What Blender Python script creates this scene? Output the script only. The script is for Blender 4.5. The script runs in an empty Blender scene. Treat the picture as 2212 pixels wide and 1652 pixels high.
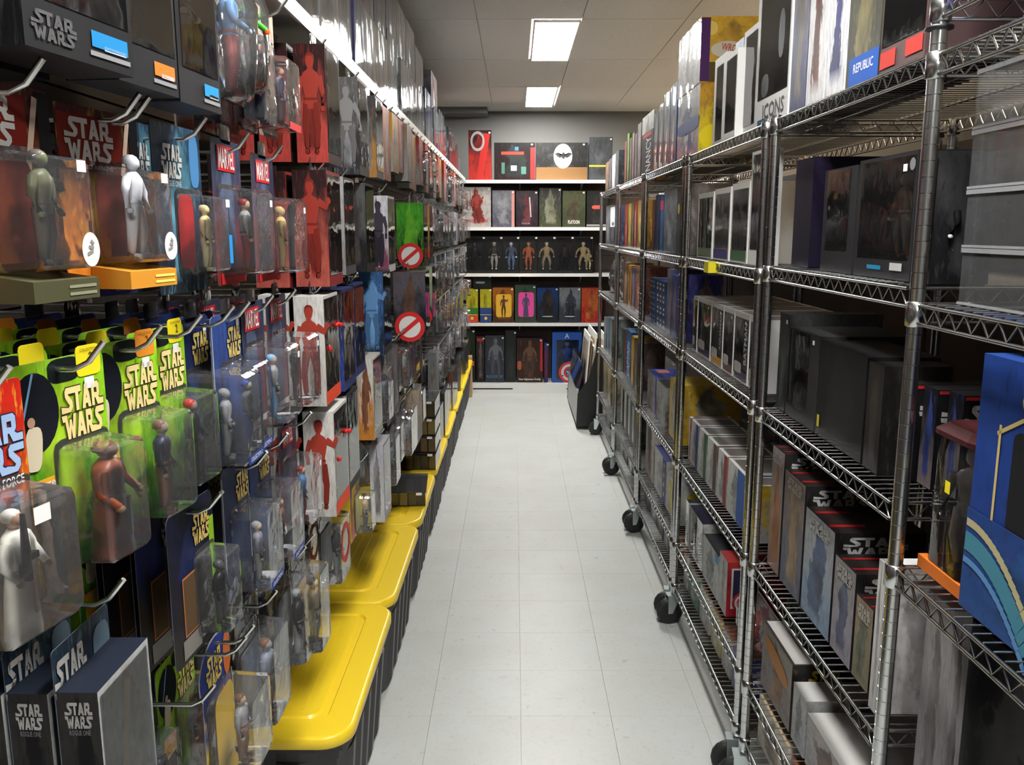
import bpy, bmesh, math, random
from mathutils import Vector, Matrix
R = math.radians
scene = bpy.context.scene
C = scene.collection
rng = random.Random(7)

# ------------------------------------------------------------------ camera
F, CX, CY, VPX = 1850.0, 1106.0, 826.0, 1112.0
CAM_H = 1.62
TH = math.atan(329 / F)
cam = bpy.data.cameras.new('camera')
cam.sensor_width = 36.0
cam.lens = 36.0 * F / 2212.0
cam.clip_start = 0.02
camo = bpy.data.objects.new('camera', cam)
C.objects.link(camo)
camo.location = (0, 0, CAM_H)
camo.rotation_euler = (R(90) - TH, 0, math.atan((VPX - CX) / F))
scene.camera = camo

# ------------------------------------------------------------------ world, exposure
w = bpy.data.worlds.new('world')
scene.world = w
w.use_nodes = True
w.node_tree.nodes['Background'].inputs[0].default_value = (0.9, 0.95, 1.0, 1)
w.node_tree.nodes['Background'].inputs[1].default_value = 0.10
vs = scene.view_settings
vs.view_transform = 'Standard'
vs.look = 'None'
vs.exposure = 0.22
vs.gamma = 1.0
vs.use_curve_mapping = False
cy = scene.cycles
cy.transparent_max_bounces = 12
cy.max_bounces = 5
cy.diffuse_bounces = 3
cy.glossy_bounces = 2
cy.transmission_bounces = 4
cy.sample_clamp_indirect = 6.0
cy.use_adaptive_sampling = True
cy.adaptive_threshold = 0.09
cy.caustics_reflective = False
cy.caustics_refractive = False
LAMP = 62.0          # emission of the ceiling troffers

# ------------------------------------------------------------------ geometry of the view: where a ray of the camera meets a plane of the shop
cT, sT = math.cos(TH), math.sin(TH)
def fwd2y(fwd, z): return (fwd + (z - CAM_H) * sT) / cT
def y_at(u, X, z):            # distance along the aisle of a point at side offset X, height z
    return fwd2y(F * X / (u - VPX), z)
def ray(u, v):
    b = (CY - v) / F
    return (u - VPX) / F, cT + b * sT, -sT + b * cT
def on_y(u, v, Y):
    a = ray(u, v); t = Y / a[1]
    return a[0] * t, CAM_H + a[2] * t
def on_x(u, v, X):
    a = ray(u, v); t = X / a[0]
    return a[1] * t, CAM_H + a[2] * t

# ------------------------------------------------------------------ materials
class NT:
    def __init__(s, name):
        s.m = bpy.data.materials.new(name); s.m.use_nodes = True
        s.t = s.m.node_tree; s.n = s.t.nodes
        s.bsdf = s.n['Principled BSDF']; s.out = s.n['Material Output']
    def node(s, kind, **kw):
        n = s.n.new(kind)
        for k, v in kw.items(): setattr(n, k, v)
        return n
    def link(s, a, b): s.t.links.new(a, b)
    def put(s, sock, v):
        if isinstance(v, (int, float)): sock.default_value = v
        elif isinstance(v, (tuple, list)): sock.default_value = tuple(v) + ((1,) if len(v) == 3 and len(sock.default_value) == 4 else ())
        else: s.link(v, sock)
    def math(s, op, a, b=0.0, clamp=False):
        n = s.node('ShaderNodeMath', operation=op, use_clamp=clamp)
        s.put(n.inputs[0], a); s.put(n.inputs[1], b)
        return n.outputs[0]
    def mix(s, f, a, b, blend='MIX'):
        n = s.node('ShaderNodeMix', data_type='RGBA', blend_type=blend)
        s.put(n.inputs[0], f); s.put(n.inputs[6], a); s.put(n.inputs[7], b)
        return n.outputs[2]
    def attr(s, name):
        n = s.node('ShaderNodeAttribute', attribute_type='OBJECT', attribute_name=name)
        return n
    def noise(s, vec, scale, detail=2.0, rough=0.5):
        n = s.node('ShaderNodeTexNoise')
        if vec is not None: s.link(vec, n.inputs['Vector'])
        n.inputs['Scale'].default_value = scale; n.inputs['Detail'].default_value = detail; n.inputs['Roughness'].default_value = rough
        return n
    def ramp(s, f, lo, hi):
        n = s.node('ShaderNodeMapRange'); n.inputs['From Min'].default_value = lo; n.inputs['From Max'].default_value = hi
        s.link(f, n.inputs['Value'])
        return n.outputs[0]
    def bump(s, h, strength, dist=0.01):
        n = s.node('ShaderNodeBump'); n.inputs['Strength'].default_value = strength; n.inputs['Distance'].default_value = dist
        s.link(h, n.inputs['Height']); s.link(n.outputs[0], s.bsdf.inputs['Normal'])
        return n.outputs[0]
    def set(s, **kw):
        for k, v in kw.items(): s.put(s.bsdf.inputs[k.replace('_', ' ')], v)
        return s

MATS = {}
def simple(name, col, rough=0.5, metal=0.0, spec=0.5, coat=0.0, noise=0.0, nscale=40.0):
    k = NT(name)
    k.set(Roughness=rough, Metallic=metal)
    k.bsdf.inputs['Specular IOR Level'].default_value = spec
    k.bsdf.inputs['Coat Weight'].default_value = coat
    if noise:
        tc = k.node('ShaderNodeTexCoord')
        nz = k.noise(tc.outputs['Object'], nscale, 4)
        f = k.ramp(nz.outputs[0], 0.3, 0.7)
        k.link(k.mix(f, tuple(c * (1 - noise) for c in col), tuple(min(1, c * (1 + noise)) for c in col)), k.bsdf.inputs['Base Color'])
    else:
        k.set(Base_Color=col)
    MATS[name] = k.m
    return k.m

def art(name, p, rough=0.45, coat=0.05, wrap=0.0):
    """printed artwork: a ground that runs from p1 to p2, a loose upright subject in p3, all colours taken from the object"""
    k = NT(name)
    a1, a2, a3, sd = k.attr(p + '1'), k.attr(p + '2'), k.attr(p + '3'), k.attr('seed')
    uv = k.node('ShaderNodeUVMap')
    sep = k.node('ShaderNodeSeparateXYZ'); k.link(uv.outputs[0], sep.inputs[0])
    off = k.node('ShaderNodeVectorMath', operation='ADD')
    comb = k.node('ShaderNodeCombineXYZ')
    k.link(k.math('MULTIPLY', sd.outputs['Fac'], 3.17), comb.inputs[0]); k.link(k.math('MULTIPLY', sd.outputs['Fac'], 7.3), comb.inputs[1]); k.link(sd.outputs['Fac'], comb.inputs[2])
    k.link(uv.outputs[0], off.inputs[0]); k.link(comb.outputs[0], off.inputs[1])
    n1 = k.noise(off.outputs[0], 3.2, 3, 0.55); n2 = k.noise(off.outputs[0], 9.0, 4, 0.6); n3 = k.noise(off.outputs[0], 2.1, 1)
    g = k.math('ADD', sep.outputs[1], k.math('MULTIPLY', k.math('SUBTRACT', n1.outputs[0], 0.5), 1.3))
    base = k.mix(k.ramp(g, 0.25, 0.75), a1.outputs['Color'], a2.outputs['Color'])
    base = k.mix(k.math('MULTIPLY', k.ramp(n2.outputs[0], 0.45, 0.75), 0.35), base, (0.01, 0.01, 0.012))
    st = k.node('ShaderNodeMapping'); st.inputs['Scale'].default_value = (9.0, 3.0, 1.0); k.link(off.outputs[0], st.inputs[0])
    n5 = k.noise(st.outputs[0], 2.2, 3, 0.6)
    base = k.mix(k.math('MULTIPLY', k.ramp(n5.outputs[0], 0.56, 0.66), 0.45, True), base, a3.outputs['Color'])
    base = k.mix(k.math('MULTIPLY', k.ramp(n5.outputs[0], 0.40, 0.30), 0.5, True), base, k.mix(0.75, a1.outputs['Color'], (0.0, 0.0, 0.0)))
    # subject
    cx = k.math('ABSOLUTE', k.math('SUBTRACT', sep.outputs[0], k.math('ADD', 0.26, k.math('MULTIPLY', n3.outputs[0], 0.5))))
    wd = k.math('ADD', 0.02, k.math('MULTIPLY', n2.outputs[0], 0.42))
    taper = k.math('MULTIPLY', k.math('SUBTRACT', 1.02, sep.outputs[1]), 3.0, True)
    m = k.math('MULTIPLY', k.math('MULTIPLY', k.math('SUBTRACT', k.math('MULTIPLY', wd, taper), cx), 18.0, True), k.math('MULTIPLY', k.math('SUBTRACT', sep.outputs[1], 0.06), 12.0, True))
    sub = k.mix(k.ramp(n1.outputs[0], 0.35, 0.65), k.mix(0.65, a3.outputs['Color'], (0.01, 0.01, 0.01)), a3.outputs['Color'])
    col = k.mix(m, base, sub)
    k.link(col, k.bsdf.inputs['Base Color'])
    k.set(Roughness=rough)
    k.bsdf.inputs['Specular IOR Level'].default_value = 0.16
    k.bsdf.inputs['Coat Weight'].default_value = coat
    k.bsdf.inputs['Coat Roughness'].default_value = 0.12
    if wrap:
        k.bsdf.inputs['Coat Weight'].default_value = 1.0
        k.bsdf.inputs['Coat Roughness'].default_value = 0.04
        tc = k.node('ShaderNodeTexCoord')
        mp = k.node('ShaderNodeMapping'); mp.inputs['Scale'].default_value = (1.5, 1.0, 0.45); k.link(tc.outputs['Object'], mp.inputs[0]); wv = k.noise(mp.outputs[0], 7.0, 1, 0.4)
        b = k.node('ShaderNodeBump'); b.inputs['Strength'].default_value = wrap; b.inputs['Distance'].default_value = 0.02
        k.link(wv.outputs[0], b.inputs['Height'])
        k.link(b.outputs[0], k.bsdf.inputs['Coat Normal'])
    MATS[name] = k.m
    return k.m
def attr_plain(name, p, rough=0.5, coat=0.03, spec=0.3, wrap=0.0):
    k = NT(name)
    k.link(k.attr(p).outputs['Color'], k.bsdf.inputs['Base Color'])
    k.set(Roughness=rough)
    k.bsdf.inputs['Specular IOR Level'].default_value = 0.16
    k.bsdf.inputs['Coat Weight'].default_value = coat
    k.bsdf.inputs['Coat Roughness'].default_value = 0.12
    if wrap:
        k.bsdf.inputs['Coat Weight'].default_value = 1.0
        k.bsdf.inputs['Coat Roughness'].default_value = 0.04
        tc = k.node('ShaderNodeTexCoord')
        wv = k.noise(tc.outputs['Object'], 5.0, 1, 0.4)
        b = k.node('ShaderNodeBump'); b.inputs['Strength'].default_value = wrap; b.inputs['Distance'].default_value = 0.02
        k.link(wv.outputs[0], b.inputs['Height'])
        k.link(b.outputs[0], k.bsdf.inputs['Coat Normal'])
    MATS[name] = k.m
    return k.m
def clear(name, haze=0.05, rough=0.06, wavy=0.15, scale=25.0, gain=1.0, tint=(0.97, 0.98, 0.99)):
    """thin clear plastic: see-through, with fresnel gloss and a trace of haze"""
    k = NT(name)
    tr = k.node('ShaderNodeBsdfTransparent'); tr.inputs[0].default_value = tint + (1,)
    gl = k.node('ShaderNodeBsdfGlossy'); gl.inputs['Roughness'].default_value = rough; gl.inputs['Color'].default_value = (1, 1, 1, 1)
    df = k.node('ShaderNodeBsdfDiffuse'); df.inputs[0].default_value = (0.8, 0.82, 0.85, 1)
    fr = k.node('ShaderNodeFresnel'); fr.inputs[0].default_value = 1.45
    tc = k.node('ShaderNodeTexCoord'); nz = k.noise(tc.outputs['Object'], scale, 2)
    b = k.node('ShaderNodeBump'); b.inputs['Strength'].default_value = wavy; b.inputs['Distance'].default_value = 0.01
    k.link(nz.outputs[0], b.inputs['Height']); k.link(b.outputs[0], gl.inputs['Normal']); k.link(b.outputs[0], fr.inputs['Normal'])
    m1 = k.node('ShaderNodeMixShader'); m1.inputs[0].default_value = haze
    k.link(tr.outputs[0], m1.inputs[1]); k.link(df.outputs[0], m1.inputs[2])
    m2 = k.node('ShaderNodeMixShader')
    k.link(k.math('ADD', k.math('MULTIPLY', fr.outputs[0], gain), 0.02, True), m2.inputs[0]); k.link(m1.outputs[0], m2.inputs[1]); k.link(gl.outputs[0], m2.inputs[2])
    k.link(m2.outputs[0], k.out.inputs[0])
    MATS[name] = k.m
    return k.m

art('print_front', 'c'); art('print_side', 's')
art('wrap_front', 'c', wrap=0.55); art('wrap_side', 's', wrap=0.55)
attr_plain('card_plain', 'c0'); attr_plain('wrap_plain', 'c0', wrap=0.5); attr_plain('ink', 'ink', rough=0.5, coat=0.0)
attr_plain('toy_head', 'f1', rough=0.35); attr_plain('toy_torso', 'f2', rough=0.35); attr_plain('toy_legs', 'f3', rough=0.35)
clear('clear_plastic', haze=0.042, rough=0.07, wavy=0.30, scale=26, gain=1.15)
clear('clear_window', haze=0.008, rough=0.04, wavy=0.10, scale=14)
clear('clear_bag', haze=0.06, rough=0.08, wavy=0.9, scale=16, gain=1.3)
clear('film', haze=0.01, rough=0.05, wavy=0.30, scale=6, gain=0.8)
clear('acrylic', haze=0.06, rough=0.03, wavy=0.03, scale=5)
clear('rim_plastic', haze=0.30, rough=0.05, wavy=0.02, scale=5)
simple('white_sticker', (0.85, 0.85, 0.83), 0.5)
simple('chrome', (0.62, 0.63, 0.63), 0.22, 1.0)
simple('hook_chrome', (0.70, 0.70, 0.68), 0.25, 1.0)
simple('zinc', (0.62, 0.70, 0.70), 0.35, 0.85)
simple('rubber', (0.012, 0.012, 0.013), 0.55)
simple('collar_black', (0.02, 0.02, 0.022), 0.4)
simple('bin_black', (0.022, 0.020, 0.023), 0.42, noise=0.15, nscale=20)
simple('white_enamel', (0.78, 0.78, 0.75), 0.35, coat=0.2)
simple('slat_brown', (0.030, 0.022, 0.018), 0.6, noise=0.25, nscale=6)
simple('panel_brown', (0.045, 0.028, 0.022), 0.6, noise=0.3, nscale=5)
simple('cardboard', (0.45, 0.30, 0.17), 0.75, noise=0.1, nscale=30)
simple('wall_paint', (0.20, 0.198, 0.19), 0.7, noise=0.04, nscale=3)
simple('black_laminate', (0.010, 0.010, 0.011), 0.4)
simple('grey_laminate', (0.42, 0.43, 0.43), 0.45)
simple('dark_slot', (0.02, 0.02, 0.02), 0.7)
simple('mat_white', (0.80, 0.80, 0.78), 0.6)

k = NT('lid_yellow')
tc = k.node('ShaderNodeTexCoord'); nz = k.noise(tc.outputs['Object'], 300, 2)
k.set(Base_Color=(0.97, 0.68, 0.025), Roughness=0.33); k.bump(nz.outputs[0], 0.12, 0.001); MATS['lid_yellow'] = k.m

k = NT('floor_tile')        # pale vinyl tile with grey flecks and scuffs
geo = k.node('ShaderNodeNewGeometry')
n1 = k.noise(geo.outputs['Position'], 55, 5, 0.7); n2 = k.noise(geo.outputs['Position'], 3.0, 4, 0.6); n3 = k.noise(geo.outputs['Position'], 16, 6, 0.75)
c = k.mix(k.ramp(n2.outputs[0], 0.3, 0.75), (0.57, 0.595, 0.585), (0.525, 0.53, 0.49))
c = k.mix(k.math('MULTIPLY', k.ramp(n1.outputs[0], 0.54, 0.74), 0.34, True), c, (0.30, 0.31, 0.28))
c = k.mix(k.math('MULTIPLY', k.ramp(n3.outputs[0], 0.61, 0.72), 0.55, True), c, (0.16, 0.15, 0.13))
k.link(c, k.bsdf.inputs['Base Color']); k.set(Roughness=0.38); k.bsdf.inputs['Specular IOR Level'].default_value = 0.35
MATS['floor_tile'] = k.m
k = NT('ceiling_tile')
geo = k.node('ShaderNodeNewGeometry'); n1 = k.noise(geo.outputs['Position'], 120, 3, 0.7)
k.link(k.mix(k.ramp(n1.outputs[0], 0.35, 0.7), (0.76, 0.735, 0.69), (0.88, 0.85, 0.80)), k.bsdf.inputs['Base Color']); k.set(Roughness=0.9); MATS['ceiling_tile'] = k.m
def lampmat(name, col, s):
    k = NT(name); k.set(Base_Color=(0.9, 0.9, 0.9)); k.bsdf.inputs['Emission Color'].default_value = col + (1,); k.bsdf.inputs['Emission Strength'].default_value = s
    MATS[name] = k.m
lampmat('lamp_diffuser', (1.0, 0.985, 0.95), LAMP)
lampmat('lamp_warm', (1.0, 0.76, 0.52), LAMP * 1.8)

# ------------------------------------------------------------------ mesh helpers
class MB:
    def __init__(s): s.v, s.f, s.mi, s.uv, s.sm = [], [], [], [], []
    def face(s, pts, mi=0, uv=None, smooth=False):
        b = len(s.v); s.v += [tuple(p) for p in pts]
        s.f.append(tuple(range(b, b + len(pts)))); s.mi.append(mi); s.sm.append(smooth)
        s.uv.append(uv or ([(0, 0), (1, 0), (1, 1), (0, 1)] if len(pts) == 4 else [(0.5, 0.5)] * len(pts)))
    def idx(s, faces, verts, mi=0, smooth=False):
        b = len(s.v); s.v += [tuple(p) for p in verts]
        for f in faces:
            s.f.append(tuple(b + i for i in f)); s.mi.append(mi); s.sm.append(smooth)
            s.uv.append([(0, 0), (1, 0), (1, 1), (0, 1)][:len(f)] if len(f) <= 4 else [(0.5, 0.5)] * len(f))
    def box(s, x0, x1, y0, y1, z0, z1, mi=0, front=None, side=None, top=None, skip=()):
        fr, sd, tp = (mi if q is None else q for q in (front, side, top))
        P = lambda x, y, z: (x, y, z)
        if 'front' not in skip: s.face([P(x0, y0, z0), P(x1, y0, z0), P(x1, y0, z1), P(x0, y0, z1)], fr)
        if 'back' not in skip: s.face([P(x1, y1, z0), P(x0, y1, z0), P(x0, y1, z1), P(x1, y1, z1)], mi)
        if 'left' not in skip: s.face([P(x0, y1, z0), P(x0, y0, z0), P(x0, y0, z1), P(x0, y1, z1)], sd)
        if 'right' not in skip: s.face([P(x1, y0, z0), P(x1, y1, z0), P(x1, y1, z1), P(x1, y0, z1)], sd)
        if 'top' not in skip: s.face([P(x0, y0, z1), P(x1, y0, z1), P(x1, y1, z1), P(x0, y1, z1)], tp)
        if 'bottom' not in skip: s.face([P(x0, y1, z0), P(x1, y1, z0), P(x1, y0, z0), P(x0, y0, z0)], mi)
    def rings(s, rings, mi=0, smooth=True, cap0=True, cap1=True):
        n = len(rings[0]); vs_, fs = [], []
        for r in rings: vs_ += r
        for i in range(len(rings) - 1):
            for j in range(n):
                fs.append((i * n + j, i * n + (j + 1) % n, (i + 1) * n + (j + 1) % n, (i + 1) * n + j))
        s.idx(fs, vs_, mi, smooth)
        if cap0: s.idx([tuple(range(n - 1, -1, -1))], rings[0], mi)
        if cap1: s.idx([tuple(range(n))], rings[-1], mi)
    def tube(s, pts, r, n=6, mi=0, radii=None, squash=1.0):
        pts = [Vector(p) for p in pts]; out = []
        up = Vector((0, 0, 1))
        for i, p in enumerate(pts):
            d = (pts[min(i + 1, len(pts) - 1)] - pts[max(i - 1, 0)]).normalized()
            a = d.cross(up) if abs(d.z) < 0.95 else d.cross(Vector((0, 1, 0)))
            a.normalize(); b = d.cross(a).normalized()
            rr = radii[i] if radii else r
            out.append([tuple(p + rr * (a * math.cos(t) + b * squash * math.sin(t))) for t in (2 * math.pi * q / n for q in range(n))])
        s.rings(out, mi)
    def prism(s, poly, z0, z1, mi=0):
        s.rings([[(x, y, z0) for x, y in poly], [(x, y, z1) for x, y in poly]], mi, False)
    def ball(s, c, r, n=8, m=6, mi=0, sz=1.0):
        rg = []
        for i in range(1, m):
            t = math.pi * i / m
            rg.append([(c[0] + r * math.sin(t) * math.cos(2 * math.pi * j / n), c[1] + r * math.sin(t) * math.sin(2 * math.pi * j / n), c[2] - r * sz * math.cos(t)) for j in range(n)])
        s.rings(rg, mi)
    def mesh(s, name, mats):
        me = bpy.data.meshes.new(name)
        me.from_pydata(s.v, [], s.f)
        ul = me.uv_layers.new(name='UVMap')
        flat = [c for u in s.uv for p in u for c in p]
        ul.data.foreach_set('uv', flat)
        me.polygons.foreach_set('material_index', s.mi)
        me.polygons.foreach_set('use_smooth', s.sm)
        for m in mats: me.materials.append(MATS[m])
        me.update()
        return me

def link(name, data, parent=None, loc=(0, 0, 0), rot=(0, 0, 0), scale=None, props=None):
    o = bpy.data.objects.new(name, data); C.objects.link(o)
    if parent is not None: o.parent = parent
    o.location = loc; o.rotation_euler = rot
    if scale: o.scale = scale
    if props:
        for k_, v_ in props.items(): o[k_] = v_
    return o
LABELS = {}
def tag(o, label, cat, group=None):
    LABELS.setdefault(label, []).append(o.name)
    o['label'] = label; o['category'] = cat
    if group: o['group'] = group
    return o
def thing(name, label, cat, loc=(0, 0, 0), rotz=0.0, group=None):
    o = link(name, None, None, loc, (0, 0, rotz)); o.empty_display_size = 0.05
    return tag(o, label, cat, group)
def struct(name, me, parent=None, loc=(0, 0, 0)):
    o = link(name, me, parent, loc)
    if parent is None: o['kind'] = 'structure'
    return o
ORD = ['first', 'second', 'third', 'fourth', 'fifth', 'sixth', 'seventh', 'eighth', 'ninth', 'tenth', 'eleventh', 'twelfth', 'thirteenth', 'fourteenth', 'fifteenth', 'sixteenth', 'seventeenth', 'eighteenth', 'nineteenth', 'twentieth']
TENS = {20: 'twenty', 30: 'thirty', 40: 'forty', 50: 'fifty', 60: 'sixty'}
def nth(i):
    if i < 20: return ORD[i]
    i += 1
    return (TENS[i - i % 10] + '-' + ORD[i % 10 - 1]) if i % 10 else TENS[i][:-1] + 'ieth'
def rrect(x0, x1, y0, y1, r, n=4):
    p = []
    for cx, cy_, a0 in ((x1 - r, y0 + r, -90), (x1 - r, y1 - r, 0), (x0 + r, y1 - r, 90), (x0 + r, y0 + r, 180)):
        for i in range(n + 1):
            a = R(a0 + 90 * i / n); p.append((cx + r * math.cos(a), cy_ + r * math.sin(a)))
    return p

# ------------------------------------------------------------------ the room
CEIL, BACK_Y = 2.83, 9.31
mb = MB(); mb.box(-3.0, 5.0, -3.5, 10.0, -0.10, -0.004); floor = struct('floor', mb.mesh('floor', ['floor_tile']))
TS = 0.3048
mb = MB(); g = 0.0003; b = 0.0005
mb.rings([[(g, g, -0.004), (TS - g, g, -0.004), (TS - g, TS - g, -0.004), (g, TS - g, -0.004)],
          [(g, g, -b), (TS - g, g, -b), (TS - g, TS - g, -b), (g, TS - g, -b)],
          [(g + b, g + b, 0), (TS - g - b, g + b, 0), (TS - g - b, TS - g - b, 0), (g + b, TS - g - b, 0)]], 0, False, cap0=False)
tile_me = mb.mesh('tile', ['floor_tile'])
SEAM_X = 0.023 - 0.002
for i in range(-2, 4):
    for j in range(6, 30):
        link('tile', tile_me, floor, (SEAM_X + i * TS, 0.22 + j * TS, 0))
mb = MB(); mb.box(-3.0, 5.0, -3.5, 10.0, CEIL + 0.012, CEIL + 0.1); ceiling = struct('ceiling', mb.mesh('ceiling', ['ceiling_tile']))
PX, PY = 0.61, 1.2
px0, py0 = 0.39, 0.47
mb = MB(); mb.box(0.003, PX - 0.003, 0.003, PY - 0.003, 0, 0.012); panel_me = mb.mesh('ceiling_panel', ['ceiling_tile'])
mb = MB(); mb.box(0.003, PX - 0.293, 0.003, PY - 0.003, 0, 0.012); panel_half = mb.mesh('ceiling_panel', ['ceiling_tile'])
TROFF = [(0.39, 5.3), (0.39, 7.67), (0.39, 0.5), (0.39, -1.9)]
LAMPROWS = set(round((y - 0.5) / 1.2) for _, y in TROFF)
for i in range(-4, 6):
    for j in range(-2, 8):
        y = 0.5 + j * PY - 0.02
        if y + PY > BACK_Y + 0.3: continue
        half = (i == -1 and j in LAMPROWS)
        link('ceiling_panel', panel_half if half else panel_me, ceiling, (px0 + i * PX, y, CEIL))
def troffer(x1, y0, label, warm=False):
    t = thing('ceiling_light', label, 'ceiling light', (x1 - 0.28, y0, CEIL - 0.002), 0, 'ceiling lights over the aisle' if not warm else 'ceiling lights over the next aisle')
    mb = MB(); mb.box(0.012, 0.268, 0.012, 1.168, -0.004, 0.004); link('diffuser', mb.mesh('diffuser', ['lamp_warm' if warm else 'lamp_diffuser']), t)
    mb = MB()
    for bx in ((0, 0.012, 0, 1.18), (0.268, 0.28, 0, 1.18), (0.012, 0.268, 0, 0.012), (0.012, 0.268, 1.168, 1.18)): mb.box(bx[0], bx[1], bx[2], bx[3], -0.006, 0.008)
    link('frame', mb.mesh('frame', ['white_enamel']), t)
troffer(0.39, 5.32, 'bright white ceiling light panel, the larger and nearer of two seen')
troffer(0.375, 7.66, 'bright white ceiling light panel, the smaller one near the back wall')
troffer(0.39, 0.52, 'bright white ceiling light panel overhead, third from the back wall')
troffer(0.39, -1.88, 'bright white ceiling light panel overhead, fourth from the back wall')
troffer(2.83, 2.9, 'warm white ceiling light panel over the next aisle, nearer one', True)
troffer(2.83, 6.5, 'warm white ceiling light panel over the next aisle, farther one', True)
mb = MB(); mb.box(-3.0, 5.0, BACK_Y, BACK_Y + 0.1, 0, CEIL + 0.02); struct('wall_back', mb.mesh('wall_back', ['wall_paint']))
mb = MB(); mb.box(4.9, 5.0, -3.5, BACK_Y, 0, CEIL + 0.02); struct('wall_right', mb.mesh('wall_right', ['wall_paint']))
mb = MB(); mb.box(-3.0, 4.9, -3.6, -3.5, 0, CEIL + 0.02); struct('wall_front', mb.mesh('wall_front', ['wall_paint']))
WALL_X = -0.97
mb = MB(); mb.box(WALL_X - 0.08, WALL_X - 0.012, -3.5, BACK_Y, 0, CEIL + 0.02); wall_l = struct('wall_left', mb.mesh('wall_left', ['slat_brown']))
mb = MB(); mb.box(0, 0.012, -0.5, 8.5, 0.003, 0.072); slat_me = mb.mesh('slat', ['slat_brown'])
for i in range(27): link('slat', slat_me, wall_l, (WALL_X - 0.012, 0, 0.42 + i * 0.075))
# soffit box in the far corner of the ceiling
mb = MB(); mb.box(-0.95, -0.28, 8.95, BACK_Y, CEIL - 0.05, CEIL + 0.01); struct('trim_1', mb.mesh('trim_1', ['wall_paint']))
# low partition behind the wire racks (back of the next aisle's fixture)
mb = MB(); mb.box(1.22, 1.27, -0.6, 8.6, 0.0, 1.86); struct('wall_partition', mb.mesh('wall_partition', ['panel_brown']))

# ------------------------------------------------------------------ long white shelf above the hooks
SHZ, SHX = 2.10, -0.475
for q in range(8):
    y0, y1 = 0.35 + q * 1.0, 1.345 + q * 1.0
    t = thing('wall_shelf', 'white metal shelf above the hooks, %s section from the near end' % nth(q), 'shelf', (0, y0, SHZ), 0, 'white shelf sections above the hooks')
    mb = MB(); mb.box(WALL_X, SHX, 0.0, y1 - y0, -0.012, 0.0); mb.box(SHX - 0.004, SHX + 0.004, 0, y1 - y0, -0.030, 0.006)
    link('shelf_board', mb.mesh('shelf_board', ['white_enamel']), t)
    for yy in (0.02, (y1 - y0) - 0.03):
        mb = MB(); mb.prism([(WALL_X, 0), (SHX - 0.12, 0), (SHX - 0.12, 0.004), (WALL_X, 0.004)], -0.03, -0.0125); link('bracket', mb.mesh('bracket', ['white_enamel']), t, (0, yy, 0))

# ------------------------------------------------------------------ storage bins under the hooks
LW, LL, LZ = 0.51, 0.777, 0.385
def make_bin(label, y0):
    t = thing('storage_bin', label, 'storage bin', (-0.405 - LW / 2, y0 + LL / 2, 0), R(rng.uniform(-0.6, 0.6)), 'storage bins in a row under the hooks')
    if not hasattr(make_bin, 'me'):
        mb = MB()
        def loop(sx, sy, z, rib):
            out = []
            hx, hy = sx / 2, sy / 2
            def side(x0, y0_, x1, y1_, n, nx, ny):
                for i in range(n * 4):
                    f = i / (n * 4.0); on = rib if (i % 4) in (1, 2) else 0.0
                    out.append((x0 + (x1 - x0) * f + nx * on, y0_ + (y1_ - y0_) * f + ny * on, z))
            r = 0.05
            side(hx, -hy + r, hx, hy - r, 5, 1, 0)
            out.append((hx - 0.015, hy - 0.015, z))
            side(hx - r, hy, -hx + r, hy, 3, 0, 1)
            out.append((-hx + 0.015, hy - 0.015, z))
            side(-hx, hy - r, -hx, -hy + r, 5, -1, 0)
            out.append((-hx + 0.015, -hy + 0.015, z))
            side(-hx + r, -hy, hx - r, -hy, 3, 0, -1)
            out.append((hx - 0.015, -hy + 0.015, z))
            return out
        mb.rings([loop(LW - 0.105, LL - 0.12, 0.004, 0.004), loop(LW - 0.10, LL - 0.115, 0.03, 0.014), loop(LW - 0.06, LL - 0.07, 0.30, 0.016), loop(LW - 0.05, LL - 0.06, 0.302, 0.004), loop(LW - 0.045, LL - 0.055, 0.33, 0.004),
                  loop(LW - 0.02, LL - 0.03, 0.335, 0.0), loop(LW - 0.018, LL - 0.028, 0.357, 0.0)], 0, False)
        make_bin.me = mb.mesh('body', ['bin_black'])
        mb = MB()
        def rl(ins, z, r, n=6): return [(x, y, z) for x, y in rrect(-LW / 2 + ins, LW / 2 - ins, -LL / 2 + ins, LL / 2 - ins, r, n)]
        mb.rings([rl(0.004, 0.352, 0.075), rl(0.0, 0.355, 0.08), rl(0.0, 0.379, 0.08), rl(0.004, 0.384, 0.076), rl(0.010, LZ, 0.072)], 0, True, cap0=True, cap1=False)
        mb.rings([rl(0.010, LZ, 0.072), rl(0.075, LZ, 0.045), rl(0.080, LZ - 0.007, 0.042), rl(0.098, LZ - 0.007, 0.036), rl(0.104, LZ - 0.001, 0.032)], 0, False, cap0=False, cap1=True)
        make_bin.lid = mb.mesh('lid', ['lid_yellow'])
        mb = MB(); mb.box(-0.0035, 0.0035, -0.26, 0.26, 0, 0.0022); make_bin.ridge = mb.mesh('ridge', ['lid_yellow'])
    link('body', make_bin.me, t)
    lid = link('lid', make_bin.lid, t)
    for i in range(7): link('ridge', make_bin.ridge, lid, (-0.105 + i * 0.035, 0, LZ - 0.001))
BINS = ['bin in front of all, holding no boxes, nearest the camera', 'second from the camera', 'third from the camera', 'fourth from the camera', 'fifth from the camera', 'sixth from the camera', 'seventh from the camera', 'last one, beside the brown carton']
for i in range(8):
    make_bin('black tote with yellow lid, ' + (BINS[i] if i else 'the one nearest the camera'), 1.925 + i * 0.79)

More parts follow.
